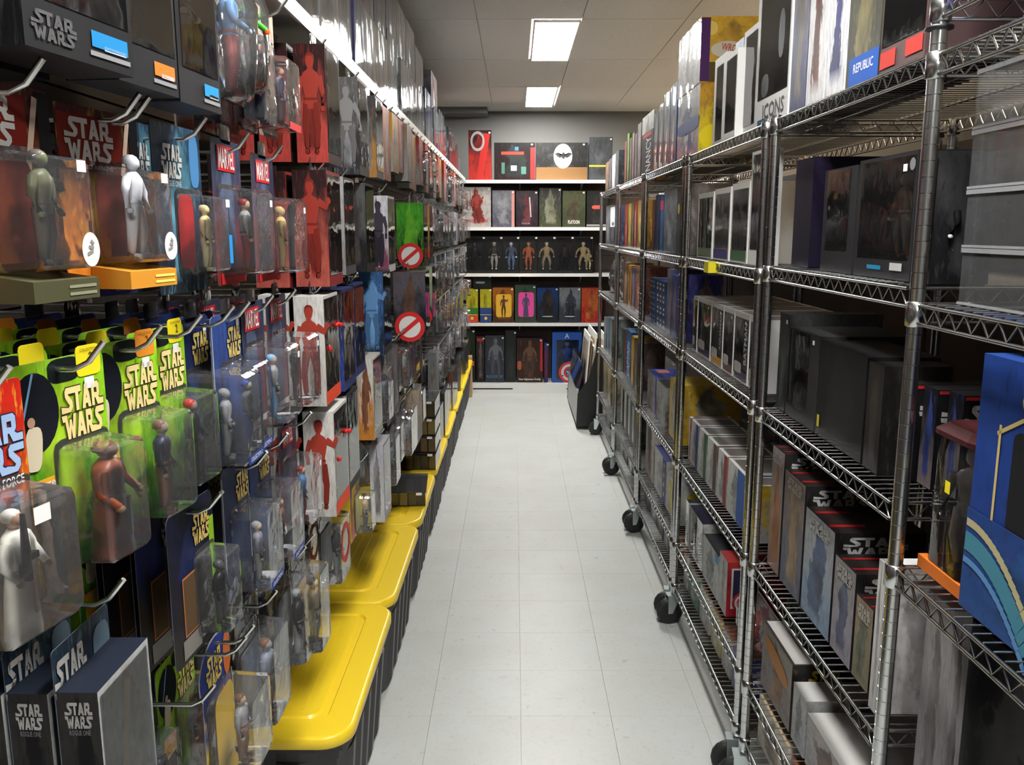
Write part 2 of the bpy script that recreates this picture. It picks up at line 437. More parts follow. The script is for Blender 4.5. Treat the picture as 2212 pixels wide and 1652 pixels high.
# ------------------------------------------------------------------ chrome wire racks on the right
RX0, RX1 = 0.665, 1.115
def truss_mesh(length, r=0.0032, gap=0.030, pitch=0.045):
    """front edge of a wire shelf along +y: two rods with a zigzag between"""
    mb = MB()
    mb.tube([(0, 0, 0), (0, length, 0)], r * 1.1, 6); mb.tube([(0, 0, -gap), (0, length, -gap)], r * 1.1, 6)
    n = max(2, int(length / pitch)); p = length / n
    zz = []
    for i in range(n): zz += [(0, i * p, -gap + 0.001), (0, (i + 0.5) * p, -0.001)]
    zz.append((0, length, -gap + 0.001))
    mb.tube(zz, r * 0.75, 4)
    return mb.mesh('front_truss', ['chrome'])
def deck_mesh(length, depth):
    mb = MB()
    n = int(length / 0.027)
    for i in range(n):
        y = (i + 0.5) * length / n
        mb.tube([(0, y, 0.004), (depth, y, 0.004)], 0.0018, 4)
    for x in (depth * 0.33, depth * 0.67): mb.tube([(x, 0, -0.001), (x, length, -0.001)], 0.003, 5)
    return mb.mesh('wire_shelf', ['chrome'])
def end_mesh(depth):
    mb = MB(); mb.tube([(0, 0, 0), (depth, 0, 0)], 0.0035, 6); mb.tube([(0, 0, -0.03), (depth, 0, -0.03)], 0.0035, 6)
    zz = []
    for i in range(10): zz += [(i * depth / 10, 0, -0.029), ((i + 0.5) * depth / 10, 0, -0.001)]
    mb.tube(zz + [(depth, 0, -0.029)], 0.0024, 4)
    return mb.mesh('end_truss', ['chrome'])
def post_mesh(h):
    mb = MB(); r = 0.0127
    def ring(z, rr): return [(rr * math.cos(2 * math.pi * q / 12), rr * math.sin(2 * math.pi * q / 12), z) for q in range(12)]
    z = 0.0
    while z + 0.0254 < h:
        mb.rings([ring(z, r), ring(z + 0.0238, r)], 0, True, False, False)
        mb.rings([ring(z + 0.0238, r), ring(z + 0.0246, r * 0.88), ring(z + 0.0254, r)], 0, False, False, False)
        z += 0.0254
    mb.rings([ring(z, r), ring(h, r)]); return mb.mesh('post', ['chrome'])
def collar_mesh():
    mb = MB(); mb.rings([[(rr * math.cos(2 * math.pi * q / 12), rr * math.sin(2 * math.pi * q / 12), z) for q in range(12)] for rr, z in ((0.0135, -0.036), (0.0165, -0.034), (0.0165, 0.004), (0.0138, 0.006))])
    return mb.mesh('collar', ['chrome'])
COLLAR = collar_mesh(); ENDM = end_mesh(RX1 - RX0)
def caster(t, x, y, swing):
    e = Matrix.Rotation(swing, 4, 'Z')
    mb = MB(); n = 16
    prof = ((0.030, -0.013), (0.048, -0.015), (0.055, -0.009), (0.0565, 0), (0.055, 0.009), (0.048, 0.015), (0.030, 0.013))
    mb.rings([[(0.018 + rr * math.cos(2 * math.pi * q / n), xx, 0.057 + rr * math.sin(2 * math.pi * q / n)) for q in range(n)] for rr, xx in prof])
    wm = mb.mesh('wheel', ['rubber'])
    wo = link('caster_wheel', wm, t, (x, y, 0), (0, 0, swing))
    mb = MB()
    for sx in (-0.019, 0.019):
        mb.rings([[(-0.022, sx - 0.0015, 0.128), (0.030, sx - 0.0015, 0.128), (0.028, sx - 0.0015, 0.05), (0.010, sx - 0.0015, 0.05)], [(-0.022, sx + 0.0015, 0.128), (0.030, sx + 0.0015, 0.128), (0.028, sx + 0.0015, 0.05), (0.010, sx + 0.0015, 0.05)]], 0, False)
    mb.box(-0.024, 0.032, -0.021, 0.021, 0.126, 0.130)
    mb.tube([(0.018, -0.022, 0.057), (0.018, 0.022, 0.057)], 0.006, 8)
    mb.tube([(0, 0, 0.13), (0, 0, 0.17)], 0.009, 8)
    link('bracket', mb.mesh('bracket', ['zinc']), wo)
NAMES = ['nearest', 'second', 'third', 'fourth', 'fifth', 'farthest']
STD = [1.895, 1.513, 1.150, 0.705, 0.350, 0.172]
RACKS = [
    (0.45, 1.435, [1.975, 1.890, 1.498, 1.040, 0.60, 0.172]),
    (1.437, 2.275, [1.895, 1.523, 1.147, 0.707, 0.350, 0.172]),
    (2.325, 3.375, STD), (3.405, 4.465, STD), (4.495, 5.58, STD), (5.61, 6.72, STD)]
RACKW = ['closest to the camera', 'second from the camera', 'third from the camera', 'fourth from the camera', 'fifth from the camera', 'farthest from the camera']
_cache = {}
for i, (ya, yb, zs) in enumerate(RACKS):
    t = thing('wire_rack', 'chrome wire shelving rack on casters, %s' % RACKW[i], 'shelving', (0, 0, 0), 0, 'chrome wire racks along the aisle')
    L = yb - ya - 0.03
    key = round(L, 3)
    if key not in _cache: _cache[key] = (truss_mesh(L), deck_mesh(L, RX1 - RX0))
    tm, dm = _cache[key]
    top = 2.6 if i == 0 else max(zs) + 0.012
    pm = post_mesh(top - 0.155)
    for k_, (x, y) in enumerate(((RX0, ya + 0.015), (RX0, yb - 0.015), (RX1, ya + 0.015), (RX1, yb - 0.015))):
        if i == 1 and k_ in (0, 2): continue                        # shares the posts of the nearest rack
        po = link('post', pm, t, (x, y, 0.155))
        for z in zs: link('collar', COLLAR, po, (0, 0, z - 0.155))
        caster(t, x, y, R(rng.choice([186, 175, 183, 172])) if x == RX0 else R(4))
    for z in zs:
        so = link('wire_shelf', dm, t, (RX0, ya + 0.015, z))
        link('front_truss', tm, so, (-0.002, 0, 0)); link('rear_truss', tm, so, (RX1 - RX0, 0, 0))
        link('end_truss', ENDM, so, (0, 0.0, 0)); link('end_truss', ENDM, so, (0, L, 0))
    if i == 0:
        mb = MB(); mb.rings([[(rr * math.cos(2 * math.pi * q / 14), rr * math.sin(2 * math.pi * q / 14), z) for q in range(14)] for rr, z in ((0.015, 0), (0.021, 0.001), (0.021, 0.006), (0.015, 0.007))])
        link('collar_ring', mb.mesh('collar_ring', ['collar_black']), t, (RX0, yb - 0.015, 1.928))

# ------------------------------------------------------------------ shelving fixture across the back of the aisle
BY = 8.50
BZ = [2.095, 1.645, 1.197, 0.707]
t = thing('back_shelving', 'dark slatwall fixture with four white shelves and a white base at the aisle end', 'shelving', (0, BY, 0))
BXa, BXb = -0.62, 1.35
mb = MB(); mb.box(BXa, BXb, 0.34, 0.38, 0.0, 2.12); bp = link('back_panel', mb.mesh('back_panel', ['panel_brown']), t)
mb = MB(); mb.box(BXa, BXb, 0.325, 0.34, 0.002, 0.148); bs = mb.mesh('slat', ['panel_brown'])
for i in range(14): link('slat', bs, bp, (0, 0, 0.02 + i * 0.15))
for q, z in enumerate(BZ):
    mb = MB(); mb.box(BXa, BXb, 0.0, 0.325, -0.012, 0.0); mb.box(BXa, BXb, -0.006, 0.0, -0.028, 0.004)
    so = link('shelf_board', mb.mesh('shelf_board', ['white_enamel']), t, (0, 0, z))
    for x in (-0.55, 0.05, 0.66, 1.27):
        mb = MB(); mb.rings([[(-0.004, 0.02, -0.0125), (-0.004, 0.32, -0.0125), (-0.004, 0.32, -0.10), (-0.004, 0.28, -0.10)], [(0.004, 0.02, -0.0125), (0.004, 0.32, -0.0125), (0.004, 0.32, -0.10), (0.004, 0.28, -0.10)]], 0, False)
        link('bracket', mb.mesh('bracket', ['white_enamel']), so, (x, 0, 0))
mb = MB(); mb.box(BXa, BXb, -0.04, 0.325, 0.0, 0.10); ba = link('base_deck', mb.mesh('base_deck', ['white_enamel']), t)
for x in (-0.22, 0.72):
    mb = MB(); mb.box(-0.20, 0.20, -0.0415, -0.0395, 0.045, 0.058); link('slot', mb.mesh('slot', ['dark_slot']), ba, (x, 0, 0))

# ================================================================== goods: shared builders
WHITE, BLACK, RED, GOLD, SILVER = (0.82, 0.82, 0.80), (0.012, 0.012, 0.014), (0.55, 0.02, 0.02), (0.75, 0.55, 0.12), (0.55, 0.55, 0.56)
BLUE, GREEN, YELLOW, ORANGE, DKBLUE = (0.02, 0.08, 0.42), (0.10, 0.42, 0.02), (0.85, 0.70, 0.02), (0.80, 0.28, 0.03), (0.015, 0.025, 0.10)
GREY, DKGREY, TAN, BROWN, PURPLE = (0.25, 0.25, 0.26), (0.06, 0.06, 0.065), (0.50, 0.38, 0.22), (0.18, 0.07, 0.035), (0.10, 0.02, 0.14)
MAROON, LTBLUE, CREAM, OLIVE, PINK = (0.20, 0.02, 0.02), (0.20, 0.38, 0.60), (0.70, 0.62, 0.45), (0.12, 0.13, 0.06), (0.75, 0.10, 0.35)
SKIN = (0.50, 0.30, 0.20)
def pal(c1, c2, c3, s1=None, s2=None, s3=None, c0=BLACK, seed=None):
    return dict(c1=c1, c2=c2, c3=c3, s1=s1 or c1, s2=s2 or c2, s3=s3 or c3, c0=c0, seed=rng.random() * 9 if seed is None else seed)

# ---- lettering
_tc = {}
def text_mesh(txt):
    if txt not in _tc:
        cu = bpy.data.curves.new('lettering', 'FONT'); cu.body = txt; cu.resolution_u = 2; cu.offset = 0.012
        to = bpy.data.objects.new('lettering', cu); C.objects.link(to)
        dg = bpy.context.evaluated_depsgraph_get()
        me = bpy.data.meshes.new_from_object(to.evaluated_get(dg)); me.name = 'lettering'
        bpy.data.objects.remove(to); bpy.data.curves.remove(cu)
        xs = [v.co.x for v in me.vertices]; ys = [v.co.y for v in me.vertices]
        x0, x1, y0, y1 = min(xs), max(xs), min(ys), max(ys)
        for v in me.vertices: v.co.x = (v.co.x - (x0 + x1) / 2) / (x1 - x0); v.co.y = (v.co.y - (y0 + y1) / 2) / (y1 - y0); v.co.z = 0
        me.materials.clear(); me.materials.append(MATS['ink'])
        _tc[txt] = me
    return _tc[txt]
FACE_ROT = {'front': (R(90), 0, 0), 'near': (R(90), 0, R(-90)), 'far': (R(90), 0, R(90)), 'top': (0, 0, 0)}
def write(parent, txt, x, y, z, w_, h_, ink=WHITE, face='front', tilt=0.0):
    rx, ry, rz = FACE_ROT[face]
    return link('lettering', text_mesh(txt), parent, (x, y, z), (rx, ry + tilt, rz), (w_, h_, 1), dict(ink=ink))
S_ = [[(-.25, 0), (.72, 0), (.92, .14), (-.25, .28)], [(.3, 0), (.72, 0), (.98, .2), (.98, .42), (.66, .3)], [(.98, .25), (.98, .42), (.45, .78), (.2, .62), (.66, .26)], [(.2, .6), (.5, .72), (.5, 1.0), (.36, 1.0), (.2, .86)], [(.3, .74), (1.0, .74), (1.0, 1.0), (.34, 1.0)]]
T_ = [[(.0, .74), (1.0, .74), (1.0, 1.0), (.0, 1.0)], [(.34, 0), (.68, 0), (.68, .8), (.34, .8)]]
A_ = [[(0, 0), (.33, 0), (.64, 1), (.36, 1)], [(.67, 0), (1, 0), (.68, 1), (.38, 1)], [(.22, .18), (.8, .18), (.74, .40), (.28, .40)]]
R_ = [[(0, 0), (.3, 0), (.3, 1), (0, 1)], [(0, .74), (.75, .74), (.9, .88), (.75, 1), (0, 1)], [(.6, .4), (.9, .48), (.9, .88), (.6, .88)], [(.2, .32), (.75, .32), (.9, .48), (.2, .56)], [(.38, .36), (.72, .36), (.95, .25), (.75, 0), (.62, 0)], [(.66, 0), (1.3, 0), (1.3, .26), (.8, .26)]]
W_ = [[(-.3, 1), (.1, 1), (.1, .74), (-.22, .74)], [(-.05, 1), (.24, 1), (.48, 0), (.22, 0)], [(.22, 0), (.48, 0), (.68, .8), (.5, .8)], [(.5, .8), (.68, .8), (.95, 0), (.69, 0)], [(.69, 0), (.95, 0), (1.2, 1), (.92, 1)]]
S2 = [[(1 - x if True else x, y) for x, y in p][::-1] for p in S_]
S2 = [[(x, y) for x, y in p] for p in S_[1:]] + [[(0.0, 0), (.72, 0), (.92, .14), (.0, .28)], [(.9, .74), (1.3, .74), (1.3, 1.0), (.9, 1.0)]]
def logo_polys():
    out = []
    for L_, x0, y0, sx in ((S_, 0, 1.08, 1), (T_, 1.0, 1.08, .95), (A_, 2.0, 1.08, 1), (R_, 3.1, 1.08, 1), (W_, 0, 0, 1), (A_, 1.2, 0, 1), (R_, 2.28, 0, .78), (S2, 3.15, 0, .95)):
        for p in L_: out.append([(x0 + sx * x, y0 + y) for x, y in p])
    return out
def _logo(grow):
    mb = MB()
    for i, p in enumerate(logo_polys()):
        q = [((x - 2.05) / 4.7, (y - 1.04) / 2.08) for x, y in p]
        if grow:
            cxx = sum(a for a, _ in q) / len(q); cyy = sum(b_ for _, b_ in q) / len(q)
            q = [(x + grow * (1 if x > cxx else -1), y + grow * 1.6 * (1 if y > cyy else -1)) for x, y in q]
        mb.face([(x, y, -0.0004 if grow else 0) for x, y in q])
    return mb.mesh('lettering', ['ink'])
LOGO, LOGO_BACK = _logo(0), _logo(0.014)
def space_logo(parent, x, y, z, w_, h_, ink=WHITE, edge=None, face='front', tilt=0.0):
    rx, ry, rz = FACE_ROT[face]
    if edge is not None: link('lettering_edge', LOGO_BACK, parent, (x, y, z), (rx, ry + tilt, rz), (w_, h_, 1), dict(ink=edge))
    return link('lettering', LOGO, parent, (x, y, z), (rx, ry + tilt, rz), (w_, h_, 1), dict(ink=ink))
def plate(name, parent, x, y, z, w_, h_, ink, face='front', r=0.0, tilt=0.0):
    key = ('plate', round(r, 2))
    if key not in _tc:
        mb = MB(); poly = rrect(-.5, .5, -.5, .5, r, 3) if r else [(-.5, -.5), (.5, -.5), (.5, .5), (-.5, .5)]
        mb.face([(a, b_, 0) for a, b_ in poly], 0, None if not r else [(0.5, 0.5)] * len(poly)); _tc[key] = mb.mesh(name, ['ink'])
    rx, ry, rz = FACE_ROT[face]
    return link(name, _tc[key], parent, (x, y, z), (rx, ry + tilt, rz), (w_, h_, 1), dict(ink=ink))
def hero_banner(parent, x, y, z, w_, h_, face='front', tilt=0.0):
    """red panel with tall white capitals"""
    p = plate('banner', parent, x, y, z, w_, h_, (0.62, 0.015, 0.02), face, tilt=tilt)
    link('lettering', text_mesh('MARVEL'), p, (0, 0, 0.0006), (0, 0, 0), (0.90, 0.80, 1), dict(ink=WHITE))
def disc(name, parent, x, y, z, d_, ink, face='front', hole=0.0, h_=None):
    key = ('disc', hole)
    if key not in _tc:
        mb = MB(); n = 24
        for i in range(n):
            a, b_ = 2 * math.pi * i / n, 2 * math.pi * (i + 1) / n
            if hole: mb.face([(.5 * math.cos(a), .5 * math.sin(a), 0), (.5 * math.cos(b_), .5 * math.sin(b_), 0), (hole * .5 * math.cos(b_), hole * .5 * math.sin(b_), 0), (hole * .5 * math.cos(a), hole * .5 * math.sin(a), 0)])
        if not hole: mb.face([(.5 * math.cos(2 * math.pi * i / n), .5 * math.sin(2 * math.pi * i / n), 0) for i in range(n)])
        _tc[key] = mb.mesh(name, ['ink'])
    return link(name, _tc[key], parent, (x, y, z), FACE_ROT[face], (d_, h_ or d_, 1), dict(ink=ink))
def ban_ring(parent, x, y, z, d_, face):
    """round red sign with a diagonal bar over a plain white ground"""
    e = {'front': (0, -1, 0), 'near': (-1, 0, 0)}[face]
    o1 = disc('emblem', parent, x, y, z, d_ * .74, (0.75, 0.75, 0.72), face)
    q = lambda k_: (x + e[0] * k_, y + e[1] * k_, z)
    disc('ring', parent, *q(0.0006), d_, (0.65, 0.03, 0.03), face, 0.72)
    rx, ry, rz = FACE_ROT[face]
    key = 'bar'
    if key not in _tc:
        mb = MB(); cc, ss = math.cos(R(40)), math.sin(R(40))
        mb.face([(a * cc - b_ * ss, a * ss + b_ * cc, 0) for a, b_ in ((-.42, -.07), (.42, -.07), (.42, .07), (-.42, .07))]); _tc[key] = mb.mesh('bar', ['ink'])
    link('bar', _tc[key], parent, q(0.0008), (rx, ry, rz), (d_, d_, 1), dict(ink=(0.65, 0.03, 0.03)))

# ---- plain toy figures, 1 unit tall
def figure_mesh(pose):
    mb = MB()
    if pose == 'robe':
        mb.rings([[(rx * math.cos(2 * math.pi * q / 10), ry * math.sin(2 * math.pi * q / 10), z) for q in range(10)] for rx, ry, z in ((.17, .12, 0.0), (.165, .115, .04), (.14, .10, .30), (.105, .08, .52), (.13, .085, .72), (.12, .075, .80), (.045, .045, .85))], 1)
        arms = [((-.13, 0, .77), (-.20, -.02, .60), (-.16, -.09, .48)), ((.13, 0, .77), (.21, -.03, .60), (.19, -.11, .50))]
    else:
        st = {'stand': .06, 'wide': .11, 'arm': .08, 'stride': .07}[pose]
        for s_ in (-1, 1):
            dy = -.08 * s_ if pose == 'stride' else 0
            mb.tube([(s_ * .055, 0, .50), (s_ * (.055 + st) / 1.4, dy * .5 - .01, .27), (s_ * st, dy + .01, .06), (s_ * st, dy - .02, .02), (s_ * (st + .01), dy - .09, .018)], .05, 7, 2, [.064, .050, .038, .036, .026])
        mb.rings([[(rx * math.cos(2 * math.pi * q / 10), ry * math.sin(2 * math.pi * q / 10), z) for q in range(10)] for rx, ry, z in ((.085, .065, .45), (.10, .07, .50), (.085, .06, .57), (.12, .08, .70), (.125, .078, .77), (.10, .06, .81), (.042, .042, .84))], 1)
        if pose == 'arm': arms = [((-.125, 0, .77), (-.19, -.02, .62), (-.17, -.12, .55)), ((.125, 0, .77), (.23, -.05, .72), (.27, -.16, .80))]
        elif pose == 'wide': arms = [((-.125, 0, .77), (-.22, -.01, .64), (-.24, -.04, .48)), ((.125, 0, .77), (.22, -.01, .64), (.24, -.04, .48))]
        else: arms = [((-.125, 0, .77), (-.175, .0, .61), (-.165, -.05, .46)), ((.125, 0, .77), (.175, .0, .61), (.17, -.06, .47))]
    for a, b_, c_ in arms:
        mb.tube([a, ((a[0] + b_[0]) / 2, (a[1] + b_[1]) / 2, (a[2] + b_[2]) / 2), b_, c_], .04, 7, 1, [.044, .040, .034, .028])
        mb.ball((c_[0], c_[1] - .01, c_[2] - .02), .032, 6, 4, 0)
    mb.tube([(0, 0, .82), (0, 0, .88)], .035, 7, 0)
    mb.rings([[(rx * math.cos(2 * math.pi * q / 9), .012 + rx * math.sin(2 * math.pi * q / 9), z) for q in range(9)] for rx, z in ((.062, .915), (.069, .945), (.060, .985), (.030, 1.006))], 2, True, cap0=False)
    if pose != 'robe':
        mb.rings([[(rx * math.cos(2 * math.pi * q / 10), ry * math.sin(2 * math.pi * q / 10), z) for q in range(10)] for rx, ry, z in ((.100, .074, .535), (.098, .072, .562))], 2, False)
    else:
        mb.rings([[(rx * math.cos(2 * math.pi * q / 10), ry * math.sin(2 * math.pi * q / 10), z) for q in range(10)] for rx, ry, z in ((.112, .088, .50), (.110, .086, .535))], 0, False)
        mb.box(-.020, .020, -.115, -.095, .16, .50, 0)
    mb.ball((0, -.008, .925), .062, 9, 7, 0, 1.2)
    return mb.mesh('figure', ['toy_head', 'toy_torso', 'toy_legs'])
FIG = {p: figure_mesh(p) for p in ('stand', 'wide', 'arm', 'robe', 'stride')}
def toy(parent, x, y, z, h_, f1, f2, f3, pose='stand', rz=0.0, fat=1.12):
    return link('figure', FIG[pose], parent, (x, y, z), (0, 0, rz), (h_ * fat, h_ * fat, h_), dict(f1=f1, f2=f2, f3=f3))

def printed(parent, x, y, z, h_, ink, pose='stand', face='front', ink2=None, sx=0.72):
    """flat printed silhouette of a plain standing figure"""
    rz = {'front': 0, 'near': R(-90), 'far': R(90)}[face]
    i2 = ink2 or tuple(c_ * .55 for c_ in ink)
    return link('printed_figure', FIG[pose], parent, (x, y, z), (0, 0, rz), (h_ * sx, .004, h_), dict(f1=ink, f2=ink, f3=i2))

# ---- shells
def blister_mesh(w_, h_, d_, draft=0.12, mat='clear_plastic'):
    mb = MB(); r = min(w_, h_) * 0.12
    def lp(ins, y): return [(x, y, z) for x, z in rrect(-w_ / 2 + ins, w_ / 2 - ins, ins, h_ - ins, max(r - ins * .5, 0.002), 2)]
    i1 = d_ * draft
    mb.rings([lp(-0.006, 0.0), lp(0.0, -0.001), lp(i1, -d_ * 0.93), lp(i1 + d_ * 0.07, -d_)], 0, False, cap0=False, cap1=True)
    return mb.mesh('blister', [mat])
def blister(parent, x, y, z, w_, h_, d_, draft=0.12, mat='clear_plastic', name='blister'):
    return link(name, blister_mesh(w_, h_, d_, draft, mat), parent, (x, y, z))
def card_mesh(w_, h_, r=0.008, tab=0.0, tabw=0.4):
    mb = MB()
    pts = rrect(-w_ / 2, w_ / 2, 0, h_, r, 2)
    uv = [((x + w_ / 2) / w_, z / h_) for x, z in pts]
    mb.face([(x, -0.0006, z) for x, z in pts], 1, uv)
    mb.face([(x, 0.0006, z) for x, z in pts][::-1], 0)
    n = len(pts)
    for i in range(n):
        a, b_ = pts[i], pts[(i + 1) % n]
        mb.face([(a[0], 0.0006, a[1]), (b_[0], 0.0006, b_[1]), (b_[0], -0.0006, b_[1]), (a[0], -0.0006, a[1])], 0)
    if tab:
        q = rrect(-w_ * tabw / 2, w_ * tabw / 2, h_ - 0.004, h_ + tab, 0.006, 2)
        mb.rings([[(x, 0.0008, z) for x, z in q], [(x, -0.0008, z) for x, z in q]], 2, False)
    return mb.mesh('card', ['card_plain', 'print_front', 'ink'])
def card(parent, w_, h_, p, x=0, y=0, z=0, r=0.008, tab=0.0, ink=YELLOW, tabw=0.4):
    return link('card', card_mesh(w_, h_, r, tab, tabw), parent, (x, y, z), props=dict(p, ink=ink))
def sticker(parent, x, y, z, s_=0.014, face='front'):
    plate('price_sticker', parent, x, y, z, s_, s_ * 0.8, (0.85, 0.85, 0.83), face)
def box_mesh(w_, d_, h_, wrap=False, name='carton'):
    mb = MB(); mb.box(-w_ / 2, w_ / 2, -d_, 0, 0, h_, 0, front=1, side=2, top=0)
    a = 'wrap_' if wrap else 'print_'
    return mb.mesh(name, ['wrap_plain' if wrap else 'card_plain', a + 'front', a + 'side'])
def carton(parent, w_, d_, h_, p, wrap=False, name='carton', loc=(0, 0, 0)):
    return link(name, box_mesh(w_, d_, h_, wrap, name), parent, loc, props=p)
def window_carton(parent, w_, d_, h_, p, win, mat='clear_window', side_print=True):
    """carton with an open front window: win = (x0, x1, z0, z1) as shares of the front"""
    x0, x1, z0, z1 = (-w_ / 2 + win[0] * w_, -w_ / 2 + win[1] * w_, win[2] * h_, win[3] * h_)
    mb = MB(); X0, X1, y0 = -w_ / 2, w_ / 2, -d_
    mb.box(X0, X1, y0, 0, 0, h_, 0, side=2 if side_print else 0, skip=('front',))
    for a, b_, c_, e in ((X0, X1, 0, z0), (X0, X1, z1, h_), (X0, x0, z0, z1), (x1, X1, z0, z1)):
        if b_ - a > 1e-5 and e - c_ > 1e-5: mb.face([(a, y0, c_), (b_, y0, c_), (b_, y0, e), (a, y0, e)], 0)
    bd = d_ * 0.75                                                       # inner lining: back insert printed
    mb.face([(x0, y0 + bd, z0), (x1, y0 + bd, z0), (x1, y0 + bd, z1), (x0, y0 + bd, z1)], 1)
    for q in ([(x0, y0, z0), (x0, y0 + bd, z0), (x0, y0 + bd, z1), (x0, y0, z1)], [(x1, y0 + bd, z0), (x1, y0, z0), (x1, y0, z1), (x1, y0 + bd, z1)], [(x0, y0, z0), (x1, y0, z0), (x1, y0 + bd, z0), (x0, y0 + bd, z0)], [(x0, y0 + bd, z1), (x1, y0 + bd, z1), (x1, y0, z1), (x0, y0, z1)]): mb.face(q, 0)
    b_ = link('carton', mb.mesh('carton', ['card_plain', 'print_front', 'print_side']), parent, props=p)
    mb = MB(); mb.face([(x0 - .001, y0 - 0.0008, z0 - .001), (x1 + .001, y0 - 0.0008, z0 - .001), (x1 + .001, y0 - 0.0008, z1 + .001), (x0 - .001, y0 - 0.0008, z1 + .001)])
    link('window', mb.mesh('window', [mat]), parent)
    return (x0 + x1) / 2, y0 + bd * 0.5, z0, (z1 - z0)
def hanger(parent, w_, h_, y=0.0, ztop=0.0, ink=(0.8, 0.8, 0.8)):
    """clear or card hang tab standing above a box"""
    mb = MB(); q = rrect(-w_ / 2, w_ / 2, 0, h_, min(w_, h_) * .2, 2)
    mb.rings([[(x, 0.0006, z) for x, z in q], [(x, -0.0006, z) for x, z in q]], 0, False)
    link('hang_tab', mb.mesh('hang_tab', ['clear_plastic']), parent, (0, y, ztop))

# ================================================================== the hook wall
ROWZ = [2.02, 1.745, 1.475, 1.21, 0.945]
ROWN = ['top', 'second', 'third', 'fourth', 'bottom']
TIPX = -0.432
mb = MB()
mb.tube([(-0.525, 0, 0), (-0.022, 0, 0), (-0.006, 0, 0.008), (0.012, 0, 0.030)], 0.0032, 6)
mb.box(-0.531, -0.525, -0.012, 0.012, -0.02, 0.02)
hook_me = mb.mesh('peg_hook', ['hook_chrome'])
HN = {}
def hook(row, y):
    n = HN.get(row, 0); HN[row] = n + 1
    o = link('peg_hook', hook_me, None, (TIPX - 0.012, y, ROWZ[row]))
    tag(o, 'chrome wire peg hook, %s hook row, %s hook from the near end' % (ROWN[row], nth(n)), 'peg hook', 'chrome peg hooks on the dark wall')
    return n
LEFT = R(90)
CURH = {}
def lplace(name, cat, look, row, n, k_, x, y, z, yaw=0.0, group=None):
    lab = '%s, %s hook row, %s hook' % (look, ROWN[row], nth(n))
    if k_: lab += ', %s back' % ['one', 'two', 'three', 'four', 'five', 'six'][k_ - 1]
    return thing(name, lab, cat, (x, y, z), LEFT - R(yaw), group or 'packages hanging in the %s hook row' % ROWN[row])
def far_edge(u1, X, zmid): return y_at(u1, X, zmid)

# ---------------- kinds of hanging package (origin: card plane, bottom, middle)
def red_header_card(t, fig, base, sticker_on=True, w_=0.150, h_=0.204, pose='stand', figh=0.135):
    """black and red header with white logo, offset blister with maroon lining, coloured foot flap"""
    card(t, w_, h_, pal((0.75, 0.22, 0.02), (0.10, 0.02, 0.02), (0.85, 0.45, 0.05), c0=DKGREY), r=0.003)
    plate('header_panel', t, -0.016, -0.0012, h_ - 0.040, w_ * 0.76, 0.062, (0.24, 0.02, 0.012))
    plate('beam', t, 0.046, -0.0018, h_ - 0.045, 0.008, 0.075, (0.95, 0.75, 0.60), tilt=R(14))
    plate('dark_edge', t, 0.066, -0.0016, h_ - 0.05, 0.018, 0.095, BLACK)
    space_logo(t, -0.020, -0.0020, h_ - 0.036, 0.088, 0.046, WHITE)
    write(t, 'THE FORCE AWAKENS', -0.018, -0.0020, h_ - 0.066, 0.075, 0.005, WHITE)
    blister(t, 0.024, -0.001, 0.024, 0.094, h_ - 0.086, 0.048)
    plate('lining', t, 0.010, -0.004, 0.082, 0.060, h_ - 0.100, (0.12, 0.02, 0.015), r=0.2)
    toy(t, 0.020, -0.026, 0.034, figh * 0.80, fig[0], fig[1], fig[2], pose, R(12))
    disc('round_badge', t, 0.054, -0.0500, 0.048, 0.028, WHITE, h_=0.034)
    for q in range(3): plate('badge_mark', t, 0.052 + q * .002, -0.0506, 0.045 + q * .005, 0.010 - q * .002, 0.0035, (0.25, 0.24, 0.22), tilt=R(30 * q - 20))
    mb = MB(); mb.rings([[(-0.035, -0.050, 0.0), (0.062, -0.050, 0.0), (0.062, -0.0012, 0.0), (-0.035, -0.0012, 0.0)], [(-0.035, -0.050, 0.020), (0.062, -0.050, 0.020), (0.062, -0.0012, 0.026), (-0.035, -0.0012, 0.026)]], 0, False)
    link('foot_flap', mb.mesh('foot_flap', ['ink']), t, props=dict(ink=base))
    for q in range(2): plate('foot_text', t, 0.036, -0.0506, 0.006 + q * 0.007, 0.042, 0.003, tuple(min(1, c_ * 2.5 + .08) for c_ in base))
    if sticker_on: sticker(t, 0.050, -0.0495, h_ - 0.075)
